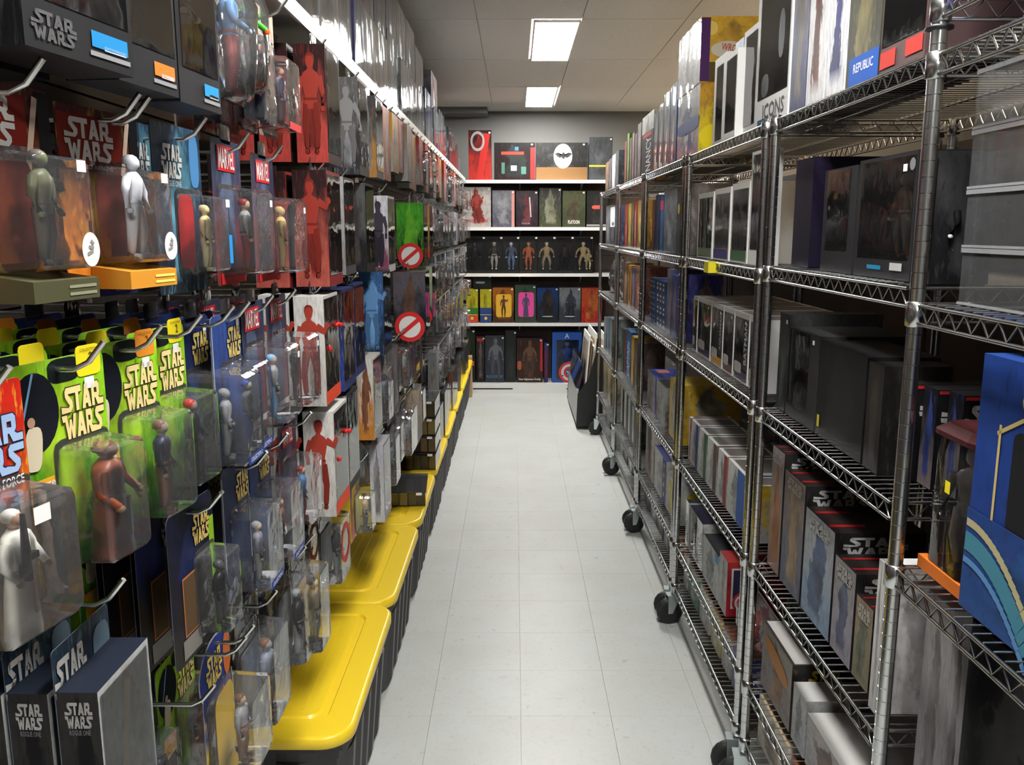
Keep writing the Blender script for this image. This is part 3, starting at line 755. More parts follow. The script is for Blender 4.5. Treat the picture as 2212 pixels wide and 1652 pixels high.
def green_card(t, fig, pose='stand', tab=YELLOW, front=True, w_=0.152, h_=0.232, figh=0.118, fat=1.15):
    card(t, w_, h_, pal((0.04, 0.22, 0.01), (0.30, 0.62, 0.02), (0.45, 0.75, 0.03), c0=(0.30, 0.30, 0.30)), tab=0.0)
    mb = MB(); q = rrect(-0.020, 0.020, 0, 0.034, 0.006, 2)
    mb.rings([[(x, -0.0006, z) for x, z in q], [(x, -0.0014, z) for x, z in q]], 0, False)
    link('corner_tag', mb.mesh('corner_tag', ['ink']), t, (0.050, 0, h_ - 0.026), props=dict(ink=tab))
    disc('dark_dome', t, -0.038, -0.0013, h_ - 0.052, 0.070, (0.008, 0.010, 0.016), h_=0.084)
    plate('dark_band', t, 0.010, -0.0010, h_ - 0.014, 0.050, 0.026, (0.006, 0.010, 0.010), r=0.3)
    plate('beam', t, -0.048, -0.0019, h_ - 0.036, 0.003, 0.055, LTBLUE, tilt=R(22))
    if not front: return
    plate('print_figure', t, -0.045, -0.0021, h_ - 0.088, 0.024, 0.046, CREAM, r=0.3, tilt=R(8))
    disc('print_face', t, -0.046, -0.0024, h_ - 0.060, 0.011, SKIN)
    space_logo(t, 0.034, -0.0022, h_ - 0.062, 0.070, 0.056, (0.85, 0.68, 0.30), (0.05, 0.04, 0.01))
    write(t, '2', 0.054, -0.0022, h_ - 0.006, 0.007, 0.012, (0.15, 0.10, 0.0))
    write(t, 'COLLECTION', 0.050, -0.0022, h_ + 0.003, 0.028, 0.0032, (0.2, 0.15, 0.02))
    write(t, 'POWER OF THE JEDI', 0.034, -0.0022, h_ - 0.099, 0.066, 0.006, (0.35, 0.18, 0.01))
    write(t, 'Force', -0.034, -0.0022, 0.104, 0.030, 0.009, WHITE); write(t, 'File', -0.034, -0.0022, 0.093, 0.018, 0.008, WHITE)
    plate('orange_box', t, -0.042, -0.0016, 0.086, 0.046, 0.048, (0.75, 0.38, 0.03))
    plate('insert_photo', t, -0.040, -0.0019, 0.050, 0.036, 0.045, (0.08, 0.06, 0.05)); plate('insert_frame', t, -0.040, -0.0017, 0.050, 0.040, 0.050, CREAM)
    blister(t, 0.030, -0.001, 0.004, 0.082, 0.135, 0.052, 0.06)
    toy(t, 0.030, -0.028, 0.008, figh, fig[0], fig[1], fig[2], pose, R(20), fat)
    sticker(t, 0.048, -0.0022, h_ - 0.034, 0.016)
def blue_card(t, fig, w_=0.150, h_=0.235, pose='stand', front=True, ground=(0.015, 0.03, 0.12), ink=(0.75, 0.58, 0.18), pack=0.055, top=0.0):
    card(t, w_, h_, pal(tuple(c_ * .5 for c_ in ground), ground, tuple(min(1, c_ * 1.6) for c_ in ground), c0=GREY), r=0.012)
    hanger(t, 0.05, 0.03, 0, h_ - 0.006)
    space_logo(t, 0.030, -0.0018, h_ - 0.050, 0.070, 0.050, ink, (0.01, 0.01, 0.02))
    plate('white_edge', t, -w_ / 2 + 0.003, -0.0013, h_ * .55, 0.004, h_ * .8, (0.45, 0.48, 0.55))
    if front:
        blister(t, 0.018, -0.001, 0.002, 0.105, h_ - 0.085, pack, 0.04)
        toy(t, 0.010, -pack * .5, 0.010, 0.112, fig[0], fig[1], fig[2], pose, R(15))
        write(t, 'COLLECTION 2', 0.018, -pack - 0.0015, 0.012, 0.060, 0.007, WHITE); plate('foot_band', t, 0.018, -pack - 0.0011, 0.012, 0.078, 0.014, (0.02, 0.05, 0.25))
        sticker(t, 0.052, -0.0020, h_ - 0.020)
def rogue_card(t, fig, w_=0.150, h_=0.232, pose='stand', figh=0.12, lining=(0.45, 0.02, 0.02), front=True):
    card(t, w_, h_, pal((0.015, 0.02, 0.03), (0.02, 0.05, 0.10), (0.10, 0.30, 0.42), c0=DKGREY), r=0.004)
    space_logo(t, -0.020, -0.0018, h_ - 0.050, 0.062, 0.046, WHITE); write(t, 'ROGUE ONE', -0.020, -0.0018, h_ - 0.080, 0.052, 0.008, (0.6, 0.62, 0.65))
    plate('blue_patch', t, 0.052, -0.0012, h_ - 0.045, 0.030, 0.075, (0.06, 0.20, 0.42), r=0.3)
    if front:
        blister(t, 0.030, -0.001, 0.024, 0.084, h_ - 0.115, 0.045)
        plate('lining', t, 0.012, -0.003, 0.085, 0.050, h_ - 0.125, lining, r=0.2)
        toy(t, 0.026, -0.024, 0.030, figh * .78, fig[0], fig[1], fig[2], pose, R(10)); sticker(t, 0.058, -0.0465, h_ - 0.105)
        plate('blue_label', t, 0.062, -0.0465, 0.060, 0.012, 0.042, (0.03, 0.25, 0.60))
def banner_card(t, fig, w_=0.140, h_=0.232, pose='stand', front=True, ground=(0.02, 0.03, 0.07), pack=0.058, foot=RED):
    card(t, w_, h_, pal(MAROON, ground, (0.10, 0.14, 0.24), c0=(0.12, 0.12, 0.13)), r=0.003)
    hanger(t, 0.05, 0.03, 0, h_ - 0.006)
    hero_banner(t, -0.004, -0.0016, h_ - 0.030, 0.085, 0.040)
    if front:
        blister(t, 0.006, -0.001, 0.014, 0.112, h_ - 0.090, pack, 0.05)
        toy(t, -0.010, -pack * .5, 0.020, 0.118, fig[0], fig[1], fig[2], pose, R(18)); sticker(t, 0.040, -pack - 0.0014, h_ - 0.100)
        plate('foot_band', t, 0.006, -0.0018, 0.010, 0.125, 0.018, foot)
def window_hang(t, w_, d_, h_, p, fig, win=(0.10, 0.96, 0.18, 0.86), pose='stand', text=None, label_ink=None):
    cx_, cy_, cz_, ch_ = window_carton(t, w_, d_, h_, p, win)
    toy(t, cx_, cy_, cz_ + 0.002, ch_ * 0.92, fig[0], fig[1], fig[2], pose, R(10))
    hanger(t, w_ * .4, 0.03, -0.004, h_ - 0.002)
    if label_ink: plate('colour_label', t, w_ * .25, -d_ - 0.0012, h_ * 0.10, w_ * 0.36, h_ * 0.06, label_ink)
    plate('fine_print', t, w_ * .25, -d_ - 0.0012, h_ * 0.045, w_ * 0.40, h_ * 0.018, GREY); plate('barcode', t, w_ * .30, -d_ - 0.0012, h_ * 0.075, w_ * 0.22, h_ * 0.018, (0.6, 0.6, 0.6))
    if text: space_logo(t, -w_ * .26, -d_ - 0.0013, h_ * 0.085, w_ * .38, h_ * 0.10, (0.10, .10, .105))
def art_box(t, w_, d_, h_, p, fig=None, pose='stand', ring=False, sil=None):
    """tall box whose near side carries the artwork, front mostly a clear pane"""
    cx_, cy_, cz_, ch_ = window_carton(t, w_, d_, h_, p, (0.05, 0.97, 0.10, 0.97))
    f = fig or (SKIN, GREY, DKGREY)
    toy(t, cx_, cy_, cz_ + 0.002, ch_ * .86, f[0], f[1], f[2], pose)
    hanger(t, w_ * .4, 0.035, -d_ * .4, h_ - 0.002)
    if sil: printed(t, -w_ / 2 - 0.0006, -d_ * .5, h_ * (.30 if ring else .08), h_ * (.60 if ring else .84), sil[0], sil[1], 'near')
    if ring: ban_ring(t, -w_ / 2 - 0.0008, -d_ * .5, h_ * 0.16, d_ * 0.95, 'near')
def clamshell(t, w_, d_, h_, c_, fig, pose='stand', full=0.55):
    """clear clamshell with a printed insert at the back and one toy"""
    mb = MB(); q = rrect(-w_ / 2, w_ / 2, 0, h_, 0.010, 2)
    mb.rings([[(x, 0.0, z) for x, z in q], [(x, -0.0015, z) for x, z in q]], 0, False)
    link('back_sheet', mb.mesh('back_sheet', ['clear_plastic']), t)
    blister(t, 0, -0.0016, 0.008, w_ * .84, h_ * .76, d_, 0.10, name='front_shell')
    card(t, w_ * .74, h_ * full, pal(tuple(x * .5 for x in c_), c_, tuple(min(1, x * 1.8) for x in c_), c0=GREY), 0, -0.004, 0.02, 0.004)
    toy(t, 0, -d_ * .55, 0.014, h_ * .62, fig[0], fig[1], fig[2], pose)
def toy_bag(t, w_, d_, h_, fig, pose='arm'):
    mb = MB(); rg = []
    for z, ww, dd in ((0, .92, .10), (.06, 1.0, .7), (.30, .96, 1.0), (.62, .9, .9), (.84, .8, .4), (.92, .7, .04), (1.0, .7, .04)):
        rg.append([(ww * w_ / 2 * math.cos(a) * (1 + .10 * math.sin(5 * a + z * 9)), -d_ / 2 + dd * d_ / 2 * math.sin(a) * (1 + .12 * math.cos(4 * a + z * 7)), z * h_) for a in (2 * math.pi * q / 16 for q in range(16))])
    mb.rings(rg, 0, True); link('bag', mb.mesh('bag', ['clear_bag']), t)
    toy(t, 0, -d_ / 2, h_ * .05, h_ * .72, fig[0], fig[1], fig[2], pose, R(25))
def side_logo_box(t, w_=0.125, d_=0.045, h_=0.200):
    """header card with a deep window box in front, logo on the near side"""
    hc = 0.245
    card(t, w_, hc, pal((0.006, 0.007, 0.010), (0.015, 0.03, 0.05), (0.10, 0.18, 0.25), c0=(0.12, 0.14, 0.17)), r=0.004)
    p = pal((0.16, 0.18, 0.20), (0.40, 0.42, 0.42), (0.45, 0.40, 0.30), (0.006, 0.006, 0.006), (0.035, 0.032, 0.03), (0.012, 0.012, 0.014), c0=(0.012, 0.016, 0.028))
    mb = MB(); mb.box(-w_ / 2, w_ / 2, -d_, -0.001, 0, h_, 0, front=1, side=2)
    link('carton', mb.mesh('carton', ['card_plain', 'print_front', 'print_side']), t, props=p)
    mb = MB(); mb.face([(-w_ / 2 + .004, -d_ - .0008, .02), (w_ / 2 - .004, -d_ - .0008, .02), (w_ / 2 - .004, -d_ - .0008, h_ - .006), (-w_ / 2 + .004, -d_ - .0008, h_ - .006)]); link('window', mb.mesh('window', ['clear_window']), t)
    plate('launcher', t, -0.01, -d_ - 0.0004, h_ * .55, 0.014, h_ * .7, (0.80, 0.42, 0.02), tilt=R(12))
    space_logo(t, -0.030, -0.0016, hc - 0.045, 0.068, 0.060, (0.45, 0.45, 0.45)); write(t, 'ROGUE ONE', -0.030, -0.0016, hc - 0.082, 0.060, 0.008, (0.3, 0.3, 0.3))
    plate('blue_patch', t, 0.040, -0.0014, hc - 0.045, 0.038, 0.060, (0.10, 0.16, 0.22), r=0.3)
    space_logo(t, -w_ / 2 - 0.0008, -d_ * .52, h_ - 0.026, d_ * .66, 0.030, (0.42, 0.41, 0.40), face='near')
    write(t, 'ROGUE ONE', -w_ / 2 - 0.0008, -d_ * .52, h_ - 0.046, d_ * .5, 0.006, (0.2, 0.2, 0.2), face='near')

def hang(row, u1, w_, h_, fn, look, name='carded_figure', cat='toy package', X=-0.472, yaw=0.0, back=0, pitch=0.05, drop=0.0, args=(), kw=None, bkw=None, with_hook=True, ztop=None):
    """one hook with a front package whose far edge sits at image column u1, and more of the same behind it"""
    kw = kw or {}
    if pitch == 0.05 and fn.__name__ in ("banner_card", "clamshell", "oval_card", "legends", "arc_pack"): pitch = 0.078
    zt = ROWZ[row] + 0.012 - drop if ztop is None else ztop
    zb = zt - h_
    y1 = far_edge(u1, X, zb + h_ * .6)
    yc = y1 - w_ / 2 * math.cos(R(yaw))
    n = hook(row, yc) if with_hook else HN.get(row, 1) - 1
    for k_ in range(back + 1):
        jy = rng.uniform(-.004, .004) if k_ else 0
        t = lplace(name, cat, look, row, n, k_, X - (w_ / 2) * math.sin(R(yaw)) - pitch * k_, yc + jy, zb + (rng.uniform(-.003, .003) if k_ else 0), yaw + (rng.uniform(-3, 3) if k_ else 0))
        kk = dict(kw)
        if k_ and bkw: kk.update(bkw)
        fn(t, *args, **kk)
    return yc

W4 = (0.72, 0.72, 0.78)
# ---- top row
P = lambda *a, **k_: pal(*a, **k_)
hang(0, 118, 0.165, 0.255, window_hang, 'black window box with blue label and dark toy', 'window_box', yaw=8, back=1, pitch=0.09, args=(0.165, 0.075, 0.25, P(DKGREY, (0.10, 0.10, 0.11), GREY, BLACK, BLACK, DKGREY, c0=(0.020, 0.020, 0.022)), (DKGREY, GREY, DKGREY)), kw=dict(label_ink=(0.02, 0.22, 0.50), text=True))
hang(0, 262, 0.130, 0.255, window_hang, 'black window box with green toy and orange label', 'window_box', yaw=6, args=(0.130, 0.06, 0.25, P(DKGREY, (0.06, 0.12, 0.10), (0.08, 0.22, 0.15), BLACK, BLACK, DKGREY, c0=(0.022, 0.022, 0.024)), ((0.10, 0.30, 0.18), (0.10, 0.28, 0.17), DKGREY)), kw=dict(label_ink=(0.75, 0.18, 0.03)), X=-0.465)
hang(0, 370, 0.125, 0.255, window_hang, 'black window box with tan toy and blue strip', 'window_box', yaw=4, args=(0.125, 0.06, 0.25, P(DKGREY, (0.10, 0.09, 0.08), GREY, BLACK, BLACK, DKGREY, c0=(0.020, 0.020, 0.022)), (CREAM, (0.35, 0.32, 0.28), GREY)), kw=dict(label_ink=(0.02, 0.25, 0.55)), X=-0.465)
hang(0, 462, 0.130, 0.230, toy_bag, 'clear wrinkled bag holding a blue and red toy', 'toy_bag', 'bag', X=-0.475, args=(0.13, 0.085, 0.23, ((0.25, 0.40, 0.75), (0.15, 0.35, 0.70), (0.40, 0.08, 0.08))), drop=-0.01)
hang(0, 520, 0.110, 0.215, toy_bag, 'clear bag holding a bright green and orange toy', 'toy_bag', 'bag', X=-0.470, args=(0.11, 0.06, 0.215, ((0.75, 0.10, 0.02), (0.10, 0.60, 0.05), (0.75, 0.18, 0.03))), drop=-0.03)
hang(0, 548, 0.100, 0.200, clamshell, 'clear clamshell of small blue toys with white tag', 'clamshell', args=(0.10, 0.04, 0.20, (0.10, 0.16, 0.28), ((0.15, 0.3, 0.4), DKGREY, DKBLUE)), drop=0.04, back=1)
def legends(t):
    card(t, 0.125, 0.235, P((0.30, 0.20, 0.15), (0.55, 0.42, 0.30), (0.25, 0.05, 0.03), c0=CREAM), r=0.003); hero_banner(t, -0.01, -0.0016, 0.205, 0.05, 0.022); write(t, 'LEGENDS', -0.01, -0.0016, 0.178, 0.06, 0.020, WHITE)
    blister(t, 0.005, -0.001, 0.012, 0.11, 0.135, 0.05, 0.05); toy(t, 0, -0.026, 0.02, 0.11, SKIN, (0.25, 0.22, 0.35), (0.2, 0.1, 0.1)); plate('foot_band', t, 0.006, -0.0516, 0.02, 0.085, 0.014, RED)
hang(0, 592, 0.125, 0.235, legends, 'tan card with purple toy and red foot band', back=2, X=-0.478)
redart = P((0.30, 0.04, 0.03), (0.03, 0.01, 0.01), (0.28, 0.03, 0.02), (0.36, 0.05, 0.04), (0.02, 0.008, 0.008), (0.20, 0.02, 0.015), c0=(0.03, 0.012, 0.012))
hang(0, 670, 0.150, 0.262, art_box, 'tall box with red figure on near side', 'art_box', args=(0.15, 0.07, 0.255, redart, ((0.3, 0.02, 0.02), (0.35, 0.03, 0.03), MAROON)), kw=dict(sil=((0.26, .035, .024), 'stride')), X=-0.49, back=2, pitch=0.085)
darkart = P(DKGREY, BLACK, GREY, (0.03, 0.03, 0.035), (0.10, 0.10, 0.10), (0.30, 0.30, 0.32), c0=(0.03, 0.03, 0.03))
hang(0, 745, 0.150, 0.262, art_box, 'tall dark box with grey near-side portrait', 'art_box', args=(0.15, 0.065, 0.255, darkart, (SKIN, GREY, DKGREY)), kw=dict(sil=((0.22, .21, .21), 'wide')), X=-0.488, back=1, pitch=0.08)
hang(0, 790, 0.145, 0.25, art_box, 'tall dark box with orange spot, pale toy inside', 'art_box', args=(0.145, 0.055, 0.245, P((0.4, 0.2, 0.05), DKGREY, GREY, c0=DKGREY), (WHITE, GREY, DKGREY)), X=-0.485)

# ---- second row
base_kw = dict(sticker_on=True)
hang(1, 112, 0.150, 0.204, red_header_card, 'red header card with olive foot flap, green toy', yaw=8, args=(((0.20, 0.22, 0.10), (0.14, 0.14, 0.08), (0.12, 0.10, 0.08)), (0.07, 0.07, 0.035)))
hang(1, 215, 0.150, 0.204, red_header_card, 'red header card with navy foot flap, tan toy', yaw=8, args=(((0.5, 0.3, 0.1), (0.35, 0.20, 0.08), BLACK), (0.025, 0.02, 0.10)), kw=dict(pose='wide'), back=1, pitch=0.06, X=-0.535, drop=0.012)
hang(1, 300, 0.150, 0.204, red_header_card, 'red header card with orange foot flap, white toy', yaw=9, args=((W4, W4, W4), (0.60, 0.26, 0.03)), kw=dict(figh=0.150, pose='wide'))
hang(1, 432, 0.140, 0.225, rogue_card, 'black and blue card with red lining, yellow toy', yaw=4, args=(((0.65, 0.55, 0.25), (0.60, 0.50, 0.25), (0.55, 0.48, 0.28)),), back=3, pitch=0.045)
hang(1, 520, 0.135, 0.225, banner_card, 'red banner card, grey window, dark toy', args=((SKIN, GREY, MAROON),), back=2)
hang(1, 592, 0.140, 0.232, banner_card, 'red banner card with golden toy and red foot', args=((TAN, (0.55, 0.38, 0.15), (0.55, 0.38, 0.15)),), kw=dict(pack=0.065), back=3)
hang(1, 668, 0.150, 0.262, art_box, 'tall box with crimson body artwork on near side', 'art_box', args=(0.15, 0.075, 0.255, P((0.30, 0.04, 0.03), (0.05, 0.01, 0.01), (0.25, 0.02, 0.02), (0.36, 0.08, 0.06), (0.02, 0.01, 0.01), (0.22, 0.02, 0.015), c0=MAROON), ((0.4, .03, .03), (0.4, .03, .03), (0.05, .05, .2))), kw=dict(sil=((0.27, .035, .024), 'arm')), X=-0.49, drop=0.0, back=1, pitch=0.09)
hang(1, 725, 0.140, 0.25, art_box, 'clear tall box with black and red insert', 'art_box', args=(0.14, 0.05, 0.245, P(RED, DKGREY, GREY, (0.2, .2, .2), (0.35, .35, .36), GREY, c0=DKGREY), (DKGREY, RED, GREY)), X=-0.48)
hang(1, 765, 0.150, 0.255, art_box, 'tall black box with dark man artwork', 'art_box', args=(0.15, 0.06, 0.25, P(BLACK, (0.10, 0.14, 0.06), GREY, BLACK, (0.08, 0.08, 0.08), (0.06, 0.05, 0.05), c0=BLACK), ((0.2, .12, .08), (0.10, 0.14, 0.06), BLACK)), X=-0.485, back=1, pitch=0.07)
hang(1, 812, 0.160, 0.255, art_box, 'tall white and purple box with dark standing print', 'art_box', args=(0.16, 0.065, 0.25, P((0.12, 0.03, 0.10), (0.55, 0.55, 0.6), (0.06, 0.04, 0.10), (0.20, 0.06, 0.10), (0.62, 0.62, 0.66), (0.04, 0.03, 0.05), c0=(0.5, 0.5, 0.55)), (DKGREY, PURPLE, PURPLE)), kw=dict(sil=((0.05, .04, .06), 'stand')), X=-0.485, drop=0.02)
hang(1, 868, 0.170, 0.262, art_box, 'tall black box with green glow and red ring', 'art_box', args=(0.17, 0.11, 0.255, P(BLACK, GREEN, GREEN, (0.005, 0.01, 0.005), (0.06, 0.35, 0.02), (0.16, 0.55, 0.03), c0=(0.01, 0.02, 0.01)), (GREEN, GREEN, TAN)), kw=dict(ring=True), X=-0.485, drop=0.02)
hang(1, 888, 0.140, 0.262, art_box, 'tall box with man portrait on mustard ground', 'art_box', args=(0.14, 0.10, 0.255, P(BROWN, (0.6, 0.35, 0.05), SKIN, (0.05, .04, .03), (0.55, 0.33, 0.06), SKIN, c0=BLACK), (SKIN, TAN, BROWN)), kw=dict(ring=True), X=-0.485, drop=0.02)

# ---- third row
def orange_card(t, fig, w_=0.150, h_=0.232):
    card(t, w_, h_, P((0.75, 0.35, 0.02), (0.55, 0.02, 0.01), (0.85, 0.55, 0.05), c0=(0.3, 0.3, 0.3)), r=0.004)
    space_logo(t, 0.028, -0.0018, h_ - 0.060, 0.085, 0.056, (0.35, 0.50, 0.75), (0.02, 0.02, 0.05)); write(t, 'POWER OF THE FORCE', 0.022, -0.0018, h_ - 0.096, 0.09, 0.009, WHITE)
    blister(t, 0.020, -0.001, 0.004, 0.108, 0.132, 0.055, 0.06); toy(t, 0.018, -0.03, 0.006, 0.115, SKIN, (0.80, 0.78, 0.70), (0.80, 0.78, 0.70), 'robe', R(15))
    mb = MB(); mb.tube([(0, 0, 0), (0, 0, 0.030), (0, 0, .062)], 0.004, 6, 0, [0.0042, 0.004, .0022]); mb.box(-0.0025, 0.012, -0.003, 0.003, 0.018, 0.024); mb.box(-0.006, -.003, -0.003, 0.003, 0.004, 0.016); link('blaster', mb.mesh('blaster', ['rubber']), t, (0.010, -0.048, 0.060))
    plate('grey_backing', t, 0.056, -0.0030, 0.062, 0.026, 0.12, (0.30, 0.22, 0.18)); sticker(t, 0.024, -0.0565, 0.118, 0.020)
hang(2, 60, 0.150, 0.235, orange_card, 'red to orange card with white gowned toy', yaw=12, args=(None,), X=-0.468, back=1)
bfig = ((0.16, 0.10, 0.06), (0.22, 0.06, 0.03), (0.20, 0.05, 0.025))
hang(2, 232, 0.152, 0.232, green_card, 'green card with brown robed toy', yaw=10, args=(bfig,), kw=dict(pose='robe', figh=0.128, fat=1.5), back=5, pitch=0.062, bkw=dict(front=False))
hang(2, 345, 0.152, 0.232, green_card, 'green card with dark blue jacketed toy', yaw=10, args=(((0.30, 0.25, 0.20), (0.03, 0.035, 0.07), (0.20, 0.10, 0.06)),), kw=dict(tab=ORANGE), back=5, pitch=0.062, bkw=dict(front=False, tab=YELLOW))
hang(2, 402, 0.152, 0.232, green_card, 'green card with black and red gowned toy', yaw=6, X=-0.488, args=(((0.25, 0.15, 0.12), BLACK, (0.5, 0.03, 0.02)),), kw=dict(pose='robe'), back=4, pitch=0.062, bkw=dict(front=False, tab=ORANGE))
hang(2, 455, 0.150, 0.235, blue_card, 'blue card with large empty clear blister', args=((GREY, GREY, GREY),), kw=dict(pack=0.085), back=4, pitch=0.06, bkw=dict(front=False), X=-0.50)
hang(2, 524, 0.150, 0.235, blue_card, 'blue card with gold logo and grey toy', args=((TAN, GREY, BLUE),), kw=dict(pack=0.05, ground=(0.025, 0.06, 0.24)), back=3, bkw=dict(front=False))
hang(2, 570, 0.130, 0.225, banner_card, 'red banner card, clear tub with blue toy', args=((SKIN, GREY, LTBLUE),), kw=dict(pack=0.07, foot=WHITE), back=2)
hang(2, 618, 0.130, 0.225, banner_card, 'red banner card, clear tub with black toy', args=((SKIN, BLACK, MAROON),), kw=dict(pack=0.07, foot=WHITE), back=2)
def white_hero(t, w_, d_, h_):
    art_box(t, w_, d_, h_, P((0.5, .5, .5), (0.7, .7, .66), (0.5, .45, .42), (0.50, .48, .45), (0.62, 0.60, 0.57), (0.55, .50, .46), c0=(0.5, 0.5, 0.48)), (RED, RED, (0.6, 0.3, 0.05)), 'arm', sil=((0.33, .045, .03), 'arm'))
    plate('red_foot', t, 0, -d_ - 0.0012, h_ * .07, w_ * .98, h_ * .12, (0.68, 0.06, 0.02))
hang(2, 672, 0.155, 0.255, white_hero, 'white box with red leaping print, red foot', 'art_box', args=(0.155, 0.065, 0.245), X=-0.485, drop=0.0, back=1, pitch=0.08)
nav = P(DKBLUE, GREY, DKGREY, (0.02, 0.04, 0.20), BLACK, GREY, c0=DKBLUE)
hang(2, 715, 0.150, 0.26, art_box, 'navy box with grey window and pale toy', 'art_box', args=(0.15, 0.06, 0.25, nav, (GREY, GREY, DKGREY)), X=-0.48, back=2, pitch=0.07)
hang(2, 748, 0.140, 0.26, art_box, 'navy box with grey window and dark toy', 'art_box', args=(0.14, 0.05, 0.25, nav, (DKGREY, GREY, DKBLUE)), X=-0.48)
hang(2, 795, 0.160, 0.265, art_box, 'tall black box with icy blue figure print', 'art_box', args=(0.16, 0.075, 0.26, P(BLACK, BLUE, LTBLUE, (0.01, 0.02, 0.04), (0.03, 0.08, 0.20), (0.14, 0.32, 0.60), c0=BLACK), (LTBLUE, DKBLUE, DKBLUE)), kw=dict(sil=((0.09, .20, .38), 'arm')), X=-0.485, drop=-0.01)
hang(2, 862, 0.170, 0.262, art_box, 'tall black box with dim portrait and red ring', 'art_box', args=(0.17, 0.125, 0.255, P(BLACK, DKGREY, GREY, (0.01, 0.012, 0.02), (0.10, 0.09, 0.11), (0.13, 0.07, 0.045), c0=(0.02, 0.02, 0.02)), (SKIN, TAN, BROWN)), kw=dict(ring=True), X=-0.475, drop=0.02)
hang(2, 888, 0.140, 0.265, art_box, 'tall box with green edge and man portrait', 'art_box', args=(0.14, 0.11, 0.26, P(BLACK, (0.4, .5, .25), SKIN, (0.03, .03, .02), (0.42, 0.5, 0.30), SKIN, c0=BLACK), (SKIN, TAN, BROWN)), kw=dict(ring=True), X=-0.475, drop=0.02)

# ---- fourth row
hang(3, 244, 0.125, 0.245, side_logo_box, 'black and blue header box with near-side logo', 'window_box', X=-0.485, back=3, pitch=0.050, ztop=1.185)
def starcard(t, fig, ink=(0.70, 0.52, 0.16), ground=(0.006, 0.008, 0.03), edge=(0.30, 0.60, 0.03)):
    w_, h_ = 0.152, 0.235
    card(t, w_, h_, P((0.02, 0.016, 0.010), ground, (0.012, 0.02, 0.08), c0=(0.12, 0.12, 0.13)), r=0.012)
    plate('green_edge', t, w_ / 2 - 0.010, -0.0012, h_ * .42, 0.018, h_ * .8, edge)
    space_logo(t, 0.030, -0.0018, h_ - 0.046, 0.060, 0.048, ink, BLACK)
    plate('orange_frame', t, -0.018, -0.0013, 0.085, 0.046, 0.092, (0.45, 0.16, 0.05)); plate('dark_photo', t, -0.018, -0.0017, 0.085, 0.041, 0.086, (0.10, 0.06, 0.03)); plate('print_block', t, -0.020, -0.0016, 0.022, 0.06, 0.030, (0.20, 0.19, 0.17))
    blister(t, 0.040, -0.001, 0.02, 0.062, 0.13, 0.045, 0.05); toy(t, 0.04, -0.022, 0.024, 0.105, *fig)
hang(3, 290, 0.150, 0.232, green_card, 'green card low behind dark cards', yaw=6, args=(bfig,), kw=dict(tab=YELLOW), X=-0.60, back=2, pitch=0.06, bkw=dict(front=False), drop=-0.008)
hang(3, 400, 0.152, 0.235, starcard, 'midnight card with silver logo, green edge', args=((TAN, BROWN, DKGREY),), kw=dict(ink=(0.4, 0.4, 0.38)), yaw=4, X=-0.52, back=1)
hang(3, 462, 0.152, 0.235, starcard, 'midnight card with gold logo, green edge', args=((DKGREY, BLACK, DKGREY),), yaw=4, X=-0.478, back=2)
hang(3, 540, 0.150, 0.235, blue_card, 'blue card in clear case, slate toy', args=((TAN, (0.2, .2, .25), GREY),), kw=dict(pack=0.06, ground=(0.015, 0.035, 0.11)), back=3, bkw=dict(front=False), X=-0.49)
hang(3, 585, 0.150, 0.235, blue_card, 'blue card with collection band, brown toy', args=((SKIN, BROWN, DKGREY),), kw=dict(pack=0.065, ground=(0.025, 0.06, 0.20)), back=2, bkw=dict(front=False), X=-0.49)
hang(3, 640, 0.135, 0.235, banner_card, 'red banner card, blue and tan toy', args=((SKIN, (0.05, 0.15, 0.35), MAROON),), kw=dict(foot=WHITE), back=3, X=-0.485)
hang(3, 690, 0.160, 0.26, white_hero, 'white box with crimson leaping print', 'art_box', args=(0.16, 0.07, 0.25), X=-0.485, back=2, pitch=0.08)
hang(3, 726, 0.150, 0.26, art_box, 'black topped box with grey side', 'art_box', args=(0.15, 0.06, 0.25, P(DKGREY, GREY, RED, (0.45, .45, .42), (0.25, .25, .25), GREY, c0=BLACK), (GREY, GREY, RED)), X=-0.48, back=1, pitch=0.07)
hang(3, 790, 0.160, 0.26, art_box, 'white box with black haired toy, orange foot', 'art_box', args=(0.16, 0.05, 0.25, P((0.5, 0.2, 0.04), (0.5, .5, .45), TAN, (0.45, 0.18, 0.03), (0.5, .5, .46), BROWN, c0=(0.4, .4, .37)), (BLACK, (0.2, 0.5, 0.05), BROWN)), X=-0.475, drop=-0.03)

# ---- bottom row
def oval_card(t, fig, c_=(0.02, 0.04, 0.22)):
    disc('header_oval', t, 0.0, -0.0008, 0.185, 0.15, c_, h_=0.105); disc('header_rim', t, 0.0, -0.0002, 0.185, 0.156, (0.5, .52, .55), h_=0.112)
    card(t, 0.13, 0.16, P(YELLOW, c_, ORANGE, c0=GREY), r=0.012)
    space_logo(t, -0.01, -0.0016, 0.188, 0.075, 0.055, GOLD, BLACK); disc('orange_oval', t, 0.050, -0.0018, 0.185, 0.035, (0.55, 0.15, 0.04), h_=0.08)
    blister(t, 0.01, -0.001, 0.002, 0.12, 0.145, 0.07, 0.05); toy(t, 0.01, -0.035, 0.008, 0.12, *fig); plate('yellow_lining', t, 0.02, -0.004, 0.07, 0.09, 0.13, (0.75, 0.48, 0.03), r=0.2)
hang(4, 330, 0.15, 0.235, starcard, 'dark card with lime price label', args=((DKGREY, BLACK, DKGREY),), kw=dict(ink=GREY), X=-0.56, back=1)
hang(4, 420, 0.15, 0.235, green_card, 'green card with yellow tag near the bins', args=(bfig,), kw=dict(pose='stand'), X=-0.55, back=1, bkw=dict(front=False))
